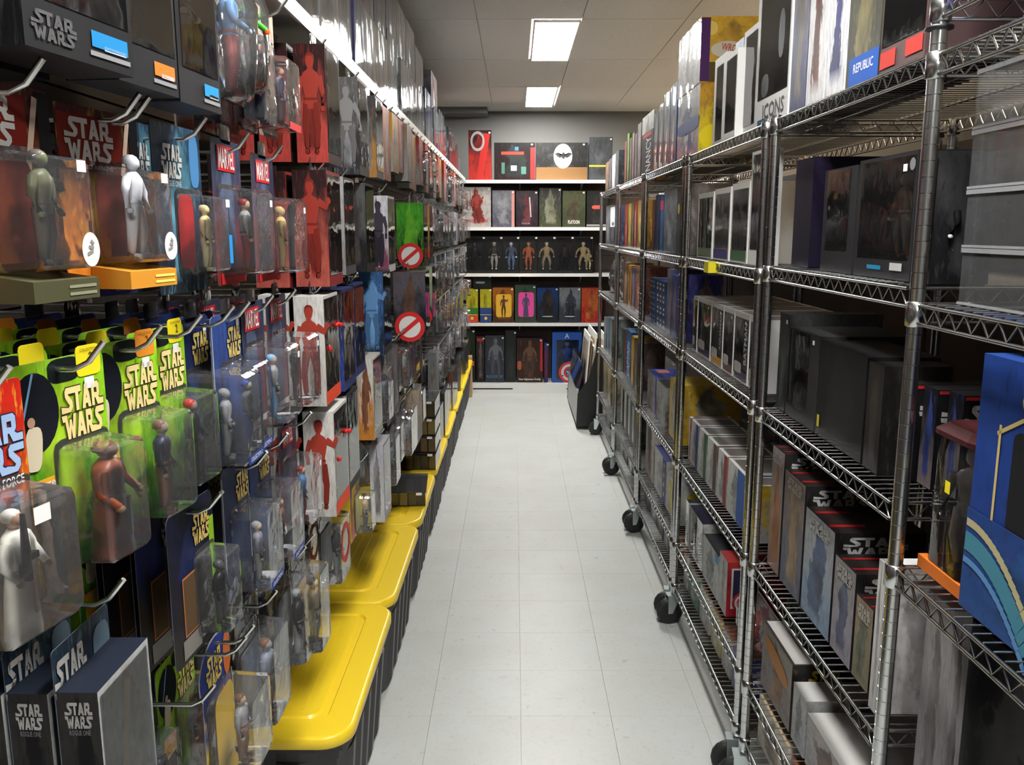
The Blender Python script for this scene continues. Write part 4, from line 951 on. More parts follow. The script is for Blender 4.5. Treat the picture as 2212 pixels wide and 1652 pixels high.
hang(4, 500, 0.15, 0.240, oval_card, 'blue oval header card with yellow lining', args=((TAN, GREY, BROWN),), X=-0.50, back=1)
hang(4, 560, 0.14, 0.235, clamshell, 'clear clamshell with slate toy over yellow lid', 'clamshell', args=(0.14, 0.06, 0.235, (0.10, 0.14, 0.22), (GREY, (0.2, .22, .28), BROWN)), X=-0.49, back=2)
hang(4, 628, 0.13, 0.235, clamshell, 'clear clamshell with grey card and black toy', 'clamshell', args=(0.13, 0.055, 0.235, GREY, (DKGREY, BLACK, GREY)), X=-0.485, back=2)
hang(4, 660, 0.12, 0.250, clamshell, 'clear clamshell with amber card, tallest near lids', 'clamshell', args=(0.12, 0.055, 0.25, (0.60, 0.34, 0.04), (TAN, (0.35, .25, .15), DKGREY)), X=-0.47, back=1)
def arc_pack(t):
    clamshell(t, 0.15, 0.05, 0.22, DKGREY, (DKGREY, BLACK, GREY)); disc('red_arc', t, 0, -0.0525, 0.105, 0.11, (0.50, 0.03, 0.02), hole=0.7, h_=0.10)
hang(4, 715, 0.15, 0.22, arc_pack, 'clear pack with dark card and red arc', 'clamshell', X=-0.475, drop=-0.01, back=1)
def spiky(t):
    card(t, 0.15, 0.245, P((0.50, 0.15, 0.10), (0.06, 0.02, 0.12), (0.6, 0.35, 0.02), c0=YELLOW), r=0.004); write(t, 'SPAWN', 0.03, -0.0016, 0.170, 0.09, 0.055, (0.75, 0.62, 0.05)); disc('purple_spot', t, -0.045, -0.0014, 0.21, 0.035, (0.12, 0.02, 0.20))
    blister(t, 0.03, -0.001, 0.004, 0.085, 0.125, 0.05); plate('yellow_lining', t, 0.03, -0.003, 0.065, 0.07, 0.11, (0.70, 0.62, 0.12)); toy(t, 0.03, -0.025, 0.01, 0.11, SKIN, TAN, DKGREY)
hang(4, 775, 0.15, 0.245, spiky, 'purple card with yellow lettering and yellow lining', X=-0.475, drop=-0.01)
def comic(t):
    art_box(t, 0.15, 0.045, 0.26, P((0.6, 0.35, 0.15), (0.55, 0.03, 0.02), (0.7, 0.5, 0.05), (0.5, .5, .5), (0.4, .4, .45), GREY, c0=(0.35, .35, .38)), (YELLOW, RED, WHITE), 'wide')
hang(4, 815, 0.15, 0.26, comic, 'clear box with red and yellow comic print', 'art_box', X=-0.47, drop=0.02)

# ---- the rows go on to the back of the aisle: clear clamshells, bags and slim boxes
FARC = [(0.26, 0.27, 0.29), (0.16, 0.19, 0.27), (0.34, 0.31, 0.31), (0.42, 0.32, 0.23), (0.10, 0.10, 0.11), (0.24, 0.26, 0.34), (0.40, 0.08, 0.06), (0.42, 0.42, 0.45)]
FAR_START = [y_at(800, -0.47, 1.9), y_at(893, -0.47, 1.6), y_at(893, -0.47, 1.3), y_at(800, -0.47, 1.1), y_at(820, -0.47, 0.8)]
CNAME = ['grey', 'slate', 'ash', 'tan', 'black', 'blue-grey', 'red', 'pale grey']
def slim(t, w_, d_, h_, p): carton(t, w_, d_, h_, p); hanger(t, w_ * .4, 0.03, -d_ * .5, h_ - 0.002)
for row in range(5):
    y = FAR_START[row] + 0.02; i = 0
    while y < 7.9:
        w_ = rng.uniform(0.13, 0.165); h_ = rng.uniform(0.20, 0.25); ci = rng.randrange(len(FARC)); c_ = FARC[ci]
        X = -0.475 + rng.uniform(-.012, .012)
        if row == 4 and 4.0 < y + w_ and y < 4.72: y = 4.73
        if row == 3 and 3.6 < y < 5.0: X -= 0.10
        zb = ROWZ[row] + 0.012 - h_
        slimbox = (row == 0 and y < 3.9) or rng.random() < 0.16
        n = hook(row, y + w_ / 2)
        f = (rng.choice([SKIN, GREY, TAN, DKGREY]), c_, rng.choice([DKGREY, GREY, BROWN]))
        if slimbox:
            cs = [(0.45, 0.08, 0.03), (0.55, 0.30, 0.04), (0.40, 0.04, 0.04), (0.30, 0.22, 0.16)][i % 4] if row == 0 else c_
            t = lplace('slim_box', 'toy package', '%s slim hanging box' % (['rust', 'amber', 'crimson', 'tan'][i % 4] if row == 0 else CNAME[ci]), row, n, 0, X, y + w_ / 2, zb)
            slim(t, w_, 0.05, h_ - 0.01, P(tuple(x * .4 for x in cs), cs, GREY, (0.3, .3, .3), cs, (0.4, .35, .3), c0=DKGREY))
        else:
            t = lplace('clamshell', 'toy package', 'clear clamshell with %s insert' % CNAME[ci], row, n, 0, X, y + w_ / 2, zb)
            clamshell(t, w_, rng.uniform(0.04, 0.07), h_, c_, f, rng.choice(['stand', 'wide', 'arm']), rng.uniform(.5, .9))
            if y < 5.2:
                t = lplace('clamshell', 'toy package', 'clear clamshell with %s insert' % CNAME[ci], row, n, 1, X - 0.075, y + w_ / 2, zb)
                clamshell(t, w_, 0.05, h_, c_, f, 'stand', .7)
        y += w_ + rng.uniform(0.008, 0.03); i += 1

# ================================================================== boxes on the white shelf above the hooks
def wrapped(look, cat, name, loc, rotz, w_, d_, h_, p, group):
    t = thing(name, look, cat, loc, rotz, group)
    carton(t, w_, d_, h_, p, wrap=True)
    mb = MB(); z0 = h_ * .03
    mb.box(-w_ / 2 - .0015, w_ / 2 + .0015, -d_ - .0015, .0015, 0, h_ + .0015, skip=('bottom', 'back'))
    link('film', mb.mesh('film', ['film']), t)
    return t
edges = [640, 700, 740, 772, 796, 820, 845, 868, 886, 905, 922, 938, 951, 962, 971, 979, 986, 992, 997]
TOPC = [((0.16, .12, .11), 'brown-black'), ((0.75, .75, .74), 'white'), ((0.50, .47, .42), 'beige'), ((0.05, .06, .20), 'navy'), ((0.45, .46, .48), 'silver grey'), ((0.50, .46, .20), 'pale yellow'), ((0.03, .03, .03), 'black'), ((0.30, .32, .35), 'grey'), ((0.22, .24, .28), 'slate'),
        ((0.35, .36, .38), 'ash grey'), ((0.05, .10, .28), 'blue'), ((0.28, .30, .32), 'steel grey'), ((0.16, .16, .18), 'charcoal'), ((0.05, .14, .24), 'teal'), ((0.05, .05, .05), 'jet black'), ((0.20, .20, .22), 'dim grey'), ((0.12, .10, .10), 'dark brown'), ((0.55, .54, .50), 'off-white')]
H1 = [.30, .30, .30, .255, .25, .25, .30, .25, .25, .24, .30, .25, .30, .26, .28, .27, .25, .16]
for i in range(len(edges) - 1):
    ya, yb = y_at(edges[i], -0.495, 2.12), y_at(edges[i + 1], -0.495, 2.12)
    c_, nm = TOPC[i]
    wd = yb - ya - 0.012
    z = SHZ + 0.0065
    w0 = wrapped('glossy film-wrapped %s box, %s along the high white shelf' % (nm, nth(i)), 'toy box', 'wrapped_box', (-0.81, (ya + yb) / 2, z), LEFT, wd, 0.31 + rng.uniform(-.012, .006), H1[i], pal(tuple(x * .4 for x in c_), c_, GREY, tuple(x * .5 for x in c_), c_, tuple(x * .3 for x in c_), c0=tuple(x * .7 for x in c_)), 'film-wrapped boxes on the high white shelf')
    if i in (1, 2, 3, 4, 5, 6, 7, 8, 9, 11):
        c2, nm2 = TOPC[(i * 5 + 3) % len(TOPC)]
        h2 = .30 if i == 6 else rng.uniform(.20, .25)
        wrapped('film-wrapped %s box stacked on the %s box of the high shelf' % (nm2, nth(i)), 'toy box', 'wrapped_box', (-0.81, (ya + yb) / 2, z + H1[i] + 0.003), LEFT, wd * .96, 0.30, h2, pal(tuple(x * .4 for x in c2), c2, (0.3, .05, .05), tuple(x * .4 for x in c2), c2, GREY, c0=tuple(x * .6 for x in c2)), 'film-wrapped boxes on the high white shelf')

# ================================================================== goods on the wire racks
RIGHT = R(-90)
SHN = ['top', 'second', 'third', 'fourth', 'fifth', 'lowest']
RKN = ['nearest', 'second', 'third', 'fourth', 'fifth', 'farthest']
RC = {}
def rthing(rack, shelf, u0, u1, h_, look, name='toy_box', cat='toy box', X=0.70, zoff=0.0, z=None):
    """an empty at the back of a box whose aisle face spans image columns u0 (far) to u1 (near); returns it with width"""
    zs = RACKS[rack][2][shelf] + 0.0065 + zoff if z is None else z
    ya, yb = y_at(u0, X, zs + h_ * .5), y_at(u1, X, zs + h_ * .5)
    if shelf > 0:
        near, far = RACKS[rack][0] + .02, RACKS[rack][1] - .02
        if yb < near: yb = near; ya = max(ya, near + .04)
        if ya > far: ya = far; yb = min(yb, far - .035)
    k_ = (rack, shelf); n = RC.get(k_, 0); RC[k_] = n + 1
    lab = '%s, %s on %s shelf, %s rack' % (look, nth(n), SHN[shelf], RKN[rack])
    return thing(name, lab, cat, (X, (ya + yb) / 2, zs), RIGHT, 'boxes on the %s wire rack' % RKN[rack]), abs(ya - yb) - 0.003
def fit(t, d_): t.location.x += d_          # builders draw from the back plane (y=0) forward to -d
def solid(rack, shelf, u0, u1, h_, d_, p, look, X=0.70, wrap=False, deco=None, **kw):
    t, w_ = rthing(rack, shelf, u0, u1, h_, look, X=X, **kw); fit(t, d_)
    carton(t, w_, d_, h_, p, wrap=wrap)
    if deco: deco(t, w_, d_, h_)
    return t
def framed(rack, shelf, u0, u1, h_, d_, look, c0=WHITE, inner=None, fig=None, win=(0.10, 0.90, 0.14, 0.93), X=0.70, deco=None, pose='stand', **kw):
    t, w_ = rthing(rack, shelf, u0, u1, h_, look, 'window_box', X=X, **kw); fit(t, d_)
    i_ = inner or (DKGREY, GREY, (0.10, 0.09, 0.10))
    p = pal(*i_, c0, tuple(x * .9 for x in c0), GREY, c0=c0)
    cx_, cy_, cz_, ch_ = window_carton(t, w_, d_, h_, p, win, side_print=False)
    if fig: toy(t, cx_, cy_ - d_ * .1, cz_ + .002, ch_ * .85, fig[0], fig[1], fig[2], pose)
    if deco: deco(t, w_, d_, h_)
    return t
def vtext(txt, ink, x=0.0, w_=0.02, zf=.5, hf=.5):
    def f(t, w__, d_, h_): write(t, txt, x * w__, -d_ - .0012, h_ * zf, h_ * hf, w_ * 1.0 if w_ < 1 else w__ * .5, ink, tilt=R(-90))
    return f
def swnear(ink=(0.50, 0.50, 0.50), zf=None):
    def f(t, w_, d_, h_):
        space_logo(t, w_ / 2 + .0009, -d_ * .55, h_ - .032, d_ * .72, .044, ink, face='far')
        space_logo(t, 0, -d_ - .0012, h_ - .026, w_ * .75, .030, (0.45, .44, .42))
        for q in (0.25, .75): plate('red_stripe', t, -w_ / 2 + w_ * q, -d_ * .78, h_ + .0006, w_ * .08, d_ * .40, (0.28, .012, .012), 'top')
    return f
# ---- nearest rack: clear display cases, figure dome, large blue box
cz = RACKS[0][2][2] + 0.0065
for q in range(4):
    t = thing('display_case', 'clear acrylic display case with small dim toys, %s from the bottom of its stack' % ORD[q], 'display case', (0.705, 1.215, cz + q * 0.089), RIGHT, 'stacked clear display cases on the nearest rack')
    fit(t, 0.20)
    mb = MB(); mb.box(-.15, .15, -.20, 0, 0.0015, .087, skip=()); link('case', mb.mesh('case', ['acrylic']), t)
    mb = MB(); mb.box(-.152, .152, -.202, .002, 0, .004); mb.box(-.152, .152, -.202, -.199, .081, .088, 0); link('rim', mb.mesh('rim', ['rim_plastic']), t)
    card(t, .28, .070, pal((0.25, .25, .26), (0.45, .45, .43), (0.50, .46, .38), c0=DKGREY), 0, -.05, .006, .003)
    for j in range(3): toy(t, -.10 + j * .10, -.11, .0045, .070, rng.choice([SKIN, GREY, WHITE]), rng.choice([DKGREY, (0.10, .25, .08), (0.35, .28, .12), BROWN]), rng.choice([DKGREY, BLUE, GREY]), rng.choice(['arm', 'wide', 'stand']))
def blue_big(t, w_, d_, h_):
    disc('gold_oval', t, w_ * .02, -d_ - .0010, h_ * .87, .105, GOLD, h_=.060); disc('brown_oval', t, w_ * .02 + .004, -d_ - .0014, h_ * .87, .098, (0.22, .05, .03), h_=.054)
    write(t, 'FULLY', w_ * .02, -d_ - .0018, h_ * .89, .038, .015, CREAM); write(t, 'POSEABLE', w_ * .02, -d_ - .0018, h_ * .845, .066, .015, CREAM)
    for a in ((-w_ * .30, h_ * .56, .006, h_ * .40, 0), (-w_ * .20, h_ * .775, .006, .085, R(62)), (w_ * .15, h_ * .795, w_ * .48, .006, 0)): plate('gold_line', t, a[0], -d_ - .0012, a[1], a[2], a[3], (0.55, .42, .16), tilt=a[4])
    plate('dark_window', t, w_ * .14, -d_ - .0010, h_ * .57, w_ * .66, h_ * .38, BLACK, r=.1)
    p = pal((0.02, .07, .24), (0.015, .05, .20), (0.02, .08, .26)); mb = MB(); mb.box(-w_ / 2 - .001, w_ / 2, -d_ - .003, -d_ - .0015, 0, h_ * .40, 0, front=1); link('front_flap', mb.mesh('front_flap', ['card_plain', 'print_front']), t, props=dict(p, c0=DKBLUE))
    for q, (sz, ck) in enumerate((((.012), (0.45, .40, .22)), ((.030), (0.06, .22, .30)), ((.010), (0.10, .25, .50)))):
        for j in range(16): plate('swirl', t, -w_ * .47 + j * w_ * .036, -d_ - .0036 - q * .0002 - (j % 2) * .00005, h_ * (.345 - q * .075) - (j * .45) ** 2 * .0020, w_ * .048, sz, ck, tilt=R(2 + j * 2.6))
solid(0, 3, 2098, 2400, 0.395, 0.22, pal((0.012, .04, .20), (0.015, .05, .24), (0.012, .04, .18), c0=(0.015, .05, .22)), 'large blue box with gold lines and brown oval', deco=blue_big, X=0.695)
def dome_box():
    t, w_ = rthing(0, 3, 1955, 2096, 0.27, 'clear domed pack with silver toy and orange base', 'domed_pack', X=0.70); fit(t, 0.17); d_ = 0.17
    mb = MB(); mb.box(-w_ / 2, w_ / 2, -d_, 0, 0, .022); link('base', mb.mesh('base', ['ink']), t, props=dict(ink=(0.65, .16, .02)))
    card(t, w_ * .98, .27, pal((0.55, .30, .04), MAROON, (0.30, .05, .03), c0=MAROON), 0, -.004, 0)
    mb = MB(); rg = []
    for z, s_ in ((.022, 1.0), (.20, 1.0), (.235, .96), (.255, .8)):
        rg.append([(x * s_, -d_ * .5 + y * s_, z) for x, y in rrect(-w_ / 2 + .003, w_ / 2 - .003, -d_ / 2 + .003, d_ / 2 - .004, .03, 3)])
    mb.rings(rg, 0, True, cap0=False); link('dome', mb.mesh('dome', ['clear_window']), t)
    mb = MB(); mb.rings([[(x, -d_ * .5 + y, z) for x, y in rrect(-w_ / 2 * s_, w_ / 2 * s_, -d_ / 2 * s_, d_ / 2 * s_, .03, 3)] for z, s_ in ((.242, 1.0), (.250, 1.0), (.262, .82))], 0, False); link('lid', mb.mesh('lid', ['ink']), t, props=dict(ink=(0.05, .010, .012)))
    toy(t, -w_ * .02, -d_ * .74, .022, .205, (0.85, .85, .87), (0.85, .85, .87), (0.8, .8, .82), 'stand', R(40)); toy(t, -w_ * .36, -d_ * .34, .022, .17, SKIN, BROWN, TAN)
    plate('yellow_price_tag', t, w_ * .02, -d_ - .0015, .165, .016, .020, YELLOW)
dome_box()
for q in range(3):
    t = thing('toy_box', 'black box with pale logo facing the camera, %s of three behind the domed pack' % ORD[q], 'toy box', (1.085, 1.59 - q * .056, RACKS[1][2][2] + .0065), RIGHT, 'boxes on the second wire rack')
    dd = .235 - .018 * q; t.location.x = .740 + .018 * q + dd
    carton(t, .052, dd, .185, pal((0.20, .16, .16), BLACK, (0.05, .08, .3), BLACK, BLACK, (0.02, .02, .02), c0=BLACK))
    space_logo(t, .026 + .0009, -dd * .70, .135, .115, .066, (0.50, .50, .50), face='far'); plate('red_stripe', t, .026 + .0010, -dd * .5, .180, dd * .98, .006, (0.5, .03, .03), 'far')
solid(0, 4, 1985, 2040, .40, .03, pal(GREY, (0.30, .28, .28), (0.22, .2, .2), c0=GREY), 'tall thin grey box standing by the post', X=0.72)
solid(0, 4, 2060, 2300, .36, .30, pal(BLACK, BLACK, DKGREY, c0=BLACK), 'added black block for the lower shelf shade', X=0.78)  # black block added to stand for the deep shade of the empty shelf
solid(0, 0, 2110, 2260, .30, .2, pal(BLUE, WHITE, RED, c0=GREY), 'white and blue box above the post ring', X=0.72)
t, w_ = rthing(1, 1, 1992, 2040, .22, 'black window box with cream and white toy', 'window_box', X=0.70); fit(t, .1)
c4 = window_carton(t, w_, .1, .22, pal(BLACK, DKGREY, DKGREY, c0=BLACK), (.06, .94, .10, .95)); toy(t, c4[0], c4[1], c4[2], .13, WHITE, BLACK, CREAM)

# ---- second rack
def icons(t, w_, d_, h_):
    write(t, 'ICONS', .03, -d_ - .0014, .040, w_ * .62, .040, (0.03, .03, .04)); plate('blue_label', t, -.06, -d_ - .0012, .012, w_ * .35, .022, (0.02, .10, .30)); plate('dark_shape', t, w_ * .25, -d_ - .0011, .22, .05, .12, (0.006, .007, .012), r=.4); plate('dark_shape', t, -w_ * .18, -d_ - .0011, .11, .07, .06, (0.006, .007, .012), r=.4)
framed(2, 0, 1636, 1712, .52, .22, 'tall white box with dark window and large capitals', inner=((0.14, .14, .18), (0.22, .22, .27), (0.03, .035, .06)), win=(.10, .96, .15, .97), X=0.69, deco=icons)
def swred(t, w_, d_, h_): space_logo(t, 0, -d_ - .0014, h_ - .045, w_ * .8, .05, (0.45, .05, .04))
solid(1, 0, 1713, 1748, .42, .18, pal((0.05, .06, .14), (0.30, .27, .25), (0.22, .18, .15), c0=GREY), 'grey art box with silver haired print', X=0.69)
solid(1, 0, 1749, 1790, .42, .18, pal((0.75, .75, .76), (0.74, .74, .76), (0.20, .07, .05), c0=WHITE), 'white box with red brown print and red lettering', X=0.69, deco=lambda t, w_, d_, h_: space_logo(t, 0, -d_ - .0014, .315, w_ * .85, .05, (0.45, .05, .04)))
solid(1, 0, 1791, 1836, .42, .18, pal((0.74, .74, .76), (0.72, .72, .74), (0.06, .07, .22), c0=WHITE), 'white box with blue and gold print', X=0.69)
solid(1, 0, 1838, 1912, .42, .18, pal((0.05, .05, .035), (0.08, .085, .055), (0.22, .19, .09), c0=DKGREY), 'olive art box with blue foot lettering', X=0.69, deco=lambda t, w_, d_, h_: (plate('blue_foot', t, .01, -d_ - .0012, .035, w_ * .9, .055, (0.01, .09, .42)), write(t, 'REPUBLIC', .01, -d_ - .0016, .040, w_ * .6, .018, WHITE)))
def burst(t, w_, d_, h_):
    disc('yellow_burst', t, -w_ * .42, -d_ - .0014, h_ * .60, .050, YELLOW); plate('red_label', t, -w_ * .30, -d_ - .0014, .030, w_ * .36, .030, (0.5, .04, .03)); plate('red_label', t, w_ * .28, -d_ - .0014, .034, w_ * .36, .028, (0.5, .04, .03))
framed(1, 0, 1914, 2018, .42, .16, 'clear fronted dark red pack with yellow burst', c0=(0.10, .06, .06), inner=((0.12, .08, .08), (0.25, .10, .10), (0.30, .25, .22)), win=(.03, .97, .13, .97), X=0.69, deco=burst)
solid(1, 1, 1690, 1752, .265, .28, pal((0.010, .008, .02), (0.012, .008, .025), (0.008, .006, .02), c0=BLACK), 'plain near-black purple box', X=0.72)
framed(1, 1, 1776, 1846, .222, .12, 'black window box with dim grey toy', c0=(0.020, .02, .022), inner=(BLACK, DKGREY, (0.10, .08, .10)), fig=((0.2, .15, .17), (0.16, .13, .15), DKGREY), win=(.12, .80, .22, .98), X=0.70)
def belt(t, w_, d_, h_): sticker(t, w_ * .32, -d_ - .0015, h_ * .88, .016); disc('grey_seal', t, w_ * .43, -d_ - .0014, h_ * .90, .022, (0.18, .18, .19)); plate('blue_print', t, -w_ * .1, -d_ - .0014, .020, w_ * .25, .008, (0.02, .22, .40)); plate('barcode', t, w_ * .28, -d_ - .0014, .024, w_ * .2, .014, (0.5, .5, .5))
framed(1, 1, 1849, 1974, .228, .14, 'wide black window box with pale furry toy', c0=(0.018, .018, .02), inner=(BLACK, DKGREY, GREY), fig=((0.62, .60, .56), (0.40, .27, .14), (0.66, .68, .66)), win=(.06, .96, .17, .97), X=0.70, deco=belt, pose='wide')
def dots(t, w_, d_, h_): sticker(t, w_ * .36, -d_ - .0015, h_ * .92, .013)
solid(1, 2, 1662, 1699, .255, .24, pal(BLACK, (0.03, .03, .03), (0.05, .06, .05), c0=BLACK), 'black box with red dot beside the post', X=0.70, deco=dots)
framed(1, 2, 1700, 1763, .225, .22, 'black window box with silvery toy', c0=(0.025, .025, .027), inner=(DKGREY, (0.12, .12, .12), GREY), fig=(SILVER, (0.50, .50, .48), (0.45, .45, .44)), win=(.03, .72, .14, .98), X=0.70, deco=dots, pose='arm')
solid(1, 2, 1765, 1866, .218, .145, pal((0.006, .006, .007), (0.010, .010, .011), (0.016, .016, .016), c0=(0.008, .008, .009)), 'wide matte black box', X=0.70, deco=lambda t, w_, d_, h_: plate('yellow_price_tag', t, -w_ * .43, -d_ - .0014, .035, .014, .028, (0.6, .55, .05)))
solid(1, 2, 1869, 1902, .212, .13, pal((0.008, .007, .006), (0.022, .020, .018), (0.04, .036, .032), c0=(0.008, .008, .008)), 'dark box with faint brown print', X=0.70)
bx = [(1640, 1688, .335, ((0.25, .16, .12), (0.30, .26, .26), (0.45, .20, .08)), 'brown and grey'), (1690, 1733, .300, ((0.10, .11, .16), (0.20, .16, .14), (0.35, .25, .15)), 'steel and amber'), (1735, 1796, .255, ((0.22, .30, .40), (0.32, .34, .36), (0.10, .14, .24)), 'icy blue'), (1798, 1842, .212, ((0.28, .26, .30), (0.26, .24, .24), (0.10, .12, .20)), 'misty grey'), (1844, 1880, .175, ((0.20, .17, .10), (0.28, .20, .13), (0.14, .15, .10)), 'sandy green')]
for u0, u1, hh, cc, nm in bx:
    solid(1, 3, u0, u1, hh, .20, pal(*cc, BLACK, (0.02, .018, .018), DKGREY, c0=(0.018, .012, .012)), 'black sided box with %s front art' % nm, X=0.70, deco=swnear())
solid(1, 3, 1886, 1902, .30, .20, pal((0.6, .58, .58), (0.72, .70, .70), (0.5, .48, .48), c0=WHITE), 'thin white box against the near post', X=0.685)
def swgold(t, w_, d_, h_):
    space_logo(t, w_ / 2 + .0009, -d_ * .72, h_ - .045, .085, .060, (0.62, .42, .04), face='far'); plate('orange_swoosh', t, .0, -d_ - .0012, h_ * .70, w_ * .8, .05, (0.45, .20, .06), r=.4, tilt=R(10)); disc('blue_orb', t, .02, -d_ * .72, h_ + .0009, .06, (0.10, .16, .30), 'top'); plate('white_band', t, 0, -d_ * .85, h_ + .0006, w_ * .96, d_ * .25, (0.5, .48, .46), 'top')
solid(1, 4, 1626, 1708, .185, .30, pal((0.20, .18, .18), (0.28, .25, .23), (0.35, .20, .12), (0.05, .03, .02), (0.02, .02, .02), BROWN, c0=(0.05, .045, .04)), 'large grey box with orange swoosh and gold logo', X=0.70, deco=swgold)
solid(1, 4, 1711, 1738, .150, .26, pal((0.32, .34, .36), (0.45, .46, .46), (0.25, .26, .28), c0=(0.6, .6, .58)), 'narrow pale box with white lid edge', X=0.70)
solid(1, 4, 1741, 1830, .130, .26, pal((0.35, .34, .34), (0.40, .38, .38), (0.22, .15, .13), c0=(0.62, .61, .59)), 'white topped wide box with brown plaque', X=0.70)
solid(1, 5, 1632, 1700, .14, .25, pal((0.45, .42, .36), (0.50, .46, .40), (0.3, .25, .2), c0=TAN), 'beige box below the large grey box', X=0.70)
solid(1, 5, 1706, 1790, .13, .25, pal((0.10, .06, .04), (0.16, .10, .07), BROWN, c0=BROWN), 'dark brown flat box', X=0.70)

# ---- third rack
framed(2, 0, 1603, 1634, .30, .12, 'white framed box with grey window, large', inner=((0.16, .14, .16), (0.24, .22, .24), (0.12, .06, .08)), win=(.16, .96, .08, .94), X=0.69)
solid(2, 0, 1584, 1602, .30, .14, pal((0.10, .18, .30), (0.16, .28, .46), (0.08, .10, .14), c0=(0.12, .22, .38)), 'pale blue box between white frames', X=0.70)
framed(2, 0, 1541, 1566, .30, .12, 'white framed box with charcoal window', inner=((0.10, .10, .11), (0.16, .16, .17), GREY), win=(.2, .95, .08, .90), X=0.70)
framed(2, 0, 1560, 1590, .255, .05, 'smaller white framed box set forward', inner=((0.08, .08, .10), (0.10, .11, .14), (0.05, .06, .10)), win=(.25, .95, .08, .93), X=0.665)
bigd = pal((0.55, .55, .62), (0.70, .70, .74), (0.10, .12, .45), YELLOW, (0.60, .33, .02), (0.10, .05, .10), c0=(0.5, .35, .05))
def green_burst(t, w_, d_, h_): disc('green_burst', t, w_ / 2 + .0010, -d_ * .60, h_ * .80, .09, (0.20, .50, .04), 'far', h_=.07); disc('yellow_burst', t, w_ / 2 + .0010, -d_ * .80, h_ * .25, .09, YELLOW, 'far'); plate('blue_hill', t, 0, -d_ - .0012, h_ * .48, w_ * .98, .05, (0.04, .09, .40), r=.3)
solid(3, 0, 1463, 1510, .258, .24, bigd, 'white and blue box with yellow near side', X=0.69, wrap=True, deco=green_burst)
def wrong(t, w_, d_, h_):
    disc('moon', t, w_ / 2 + .0010, -d_ * .85, h_ * .82, .05, (0.80, .60, .15), 'far'); plate('purple_edge', t, w_ / 2 + .0011, -d_ * .93, h_ * .5, d_ * .14, h_ * .96, (0.07, .02, .12), 'far'); disc('cloud', t, w_ / 2 + .0012, -d_ * .58, h_ * .50, .13, (0.62, .60, .50), 'far', h_=.06); write(t, 'WRONG', w_ / 2 + .0016, -d_ * .50, h_ * .52, .09, .026, (0.55, .05, .02), 'far', tilt=R(8)); plate('tower', t, w_ / 2 + .0012, -d_ * .12, h_ * .62, .03, h_ * .55, (0.06, .03, .09), 'far'); plate('dark_ground', t, w_ / 2 + .0009, -d_ * .45, h_ * .16, d_ * .85, h_ * .3, (0.10, .07, .02), 'far')
solid(3, 0, 1465, 1513, .235, .245, pal((0.5, .5, .55), (0.25, .25, .28), (0.06, .06, .07), (0.62, .36, .03), (0.70, .42, .03), (0.62, .36, .03), c0=(0.45, .3, .05)), 'orange sided box stacked on the white and blue box', X=0.69, wrap=True, zoff=.262, deco=wrong)
framed(2, 1, 1507, 1539, .235, .14, 'white framed box, grey window, pale green foot', inner=(DKGREY, GREY, DKGREY), fig=(GREY, GREY, GREY), win=(.07, .95, .16, .92), deco=lambda t, w_, d_, h_: plate('foot_label', t, 0, -d_ - .0012, h_ * .09, w_ * .9, h_ * .12, (0.20, .26, .16)))
framed(2, 1, 1542, 1576, .240, .14, 'white framed box, grey window, violet foot', inner=(DKGREY, GREY, DKGREY), fig=(TAN, GREY, DKGREY), win=(.07, .95, .16, .92), deco=lambda t, w_, d_, h_: plate('foot_label', t, 0, -d_ - .0012, h_ * .09, w_ * .9, h_ * .12, (0.08, .06, .22)))
framed(2, 1, 1579, 1616, .245, .14, 'white framed box, grey window, dark green foot', inner=(DKGREY, (0.13, .15, .13), DKGREY), fig=(GREY, (0.2, .22, .2), DKGREY), win=(.07, .95, .16, .92), deco=lambda t, w_, d_, h_: plate('foot_label', t, 0, -d_ - .0012, h_ * .09, w_ * .9, h_ * .12, (0.05, .14, .06)))
framed(2, 1, 1619, 1652, .325, .045, 'tallest white edged box with clear front', inner=((0.22, .20, .19), (0.28, .27, .25), (0.05, .03, .08)), win=(.12, .97, .14, .97))
cols3 = [(1492, 1506, 'smoke', None, (0.05, .05, .12)), (1507, 1535, 'rosy grey', None, (0.03, .03, .10)), (1536, 1561, 'grey', 'AQUAMAN', (0.55, .26, .04)), (1562, 1584, 'taupe', None, (0.12, .07, .06)), (1585, 1616, 'dark', 'BATMAN', (0.06, .06, .09)), (1618, 1642, 'ash', None, (0.30, .26, .22))]
for u0, u1, nm, tx, fc in cols3:
    def dec(t, w_, d_, h_, tx=tx, fc=fc):
        plate('foot_label', t, w_ * .05, -d_ - .0012, h_ * .10, w_ * .85, h_ * .12, fc); plate('foot_badge', t, -w_ * .15, -d_ - .0013, h_ * .20, w_ * .5, h_ * .16, (0.40, .37, .37), r=.2)
        if tx:
            plate('dark_strip', t, w_ * .33, -d_ - .0012, h_ * .56, w_ * .30, h_ * .72, (0.03, .03, .035)); write(t, tx, w_ * .33, -d_ - .0016, h_ * .58, h_ * .60, w_ * .17, (0.5, .5, .5), tilt=R(-90))
        plate('clear_lid_edge', t, 0, -d_ * .5, h_ + .0008, w_ * .9, d_ * .9, (0.16, .14, .14), 'top'); sticker(t, w_ * .30, -d_ - .0018, h_ * .88, .012)
    framed(2, 2, u0, u1, .212, .30, 'white topped window box with %s front' % nm, c0=(0.66, .65, .64), inner=((0.16, .13, .14), (0.24, .21, .21), (0.14, .12, .13)), fig=((0.2, .17, .17), (0.22, .18, .19), (0.18, .15, .16)), win=(.04, .96, .10, .93), deco=dec)
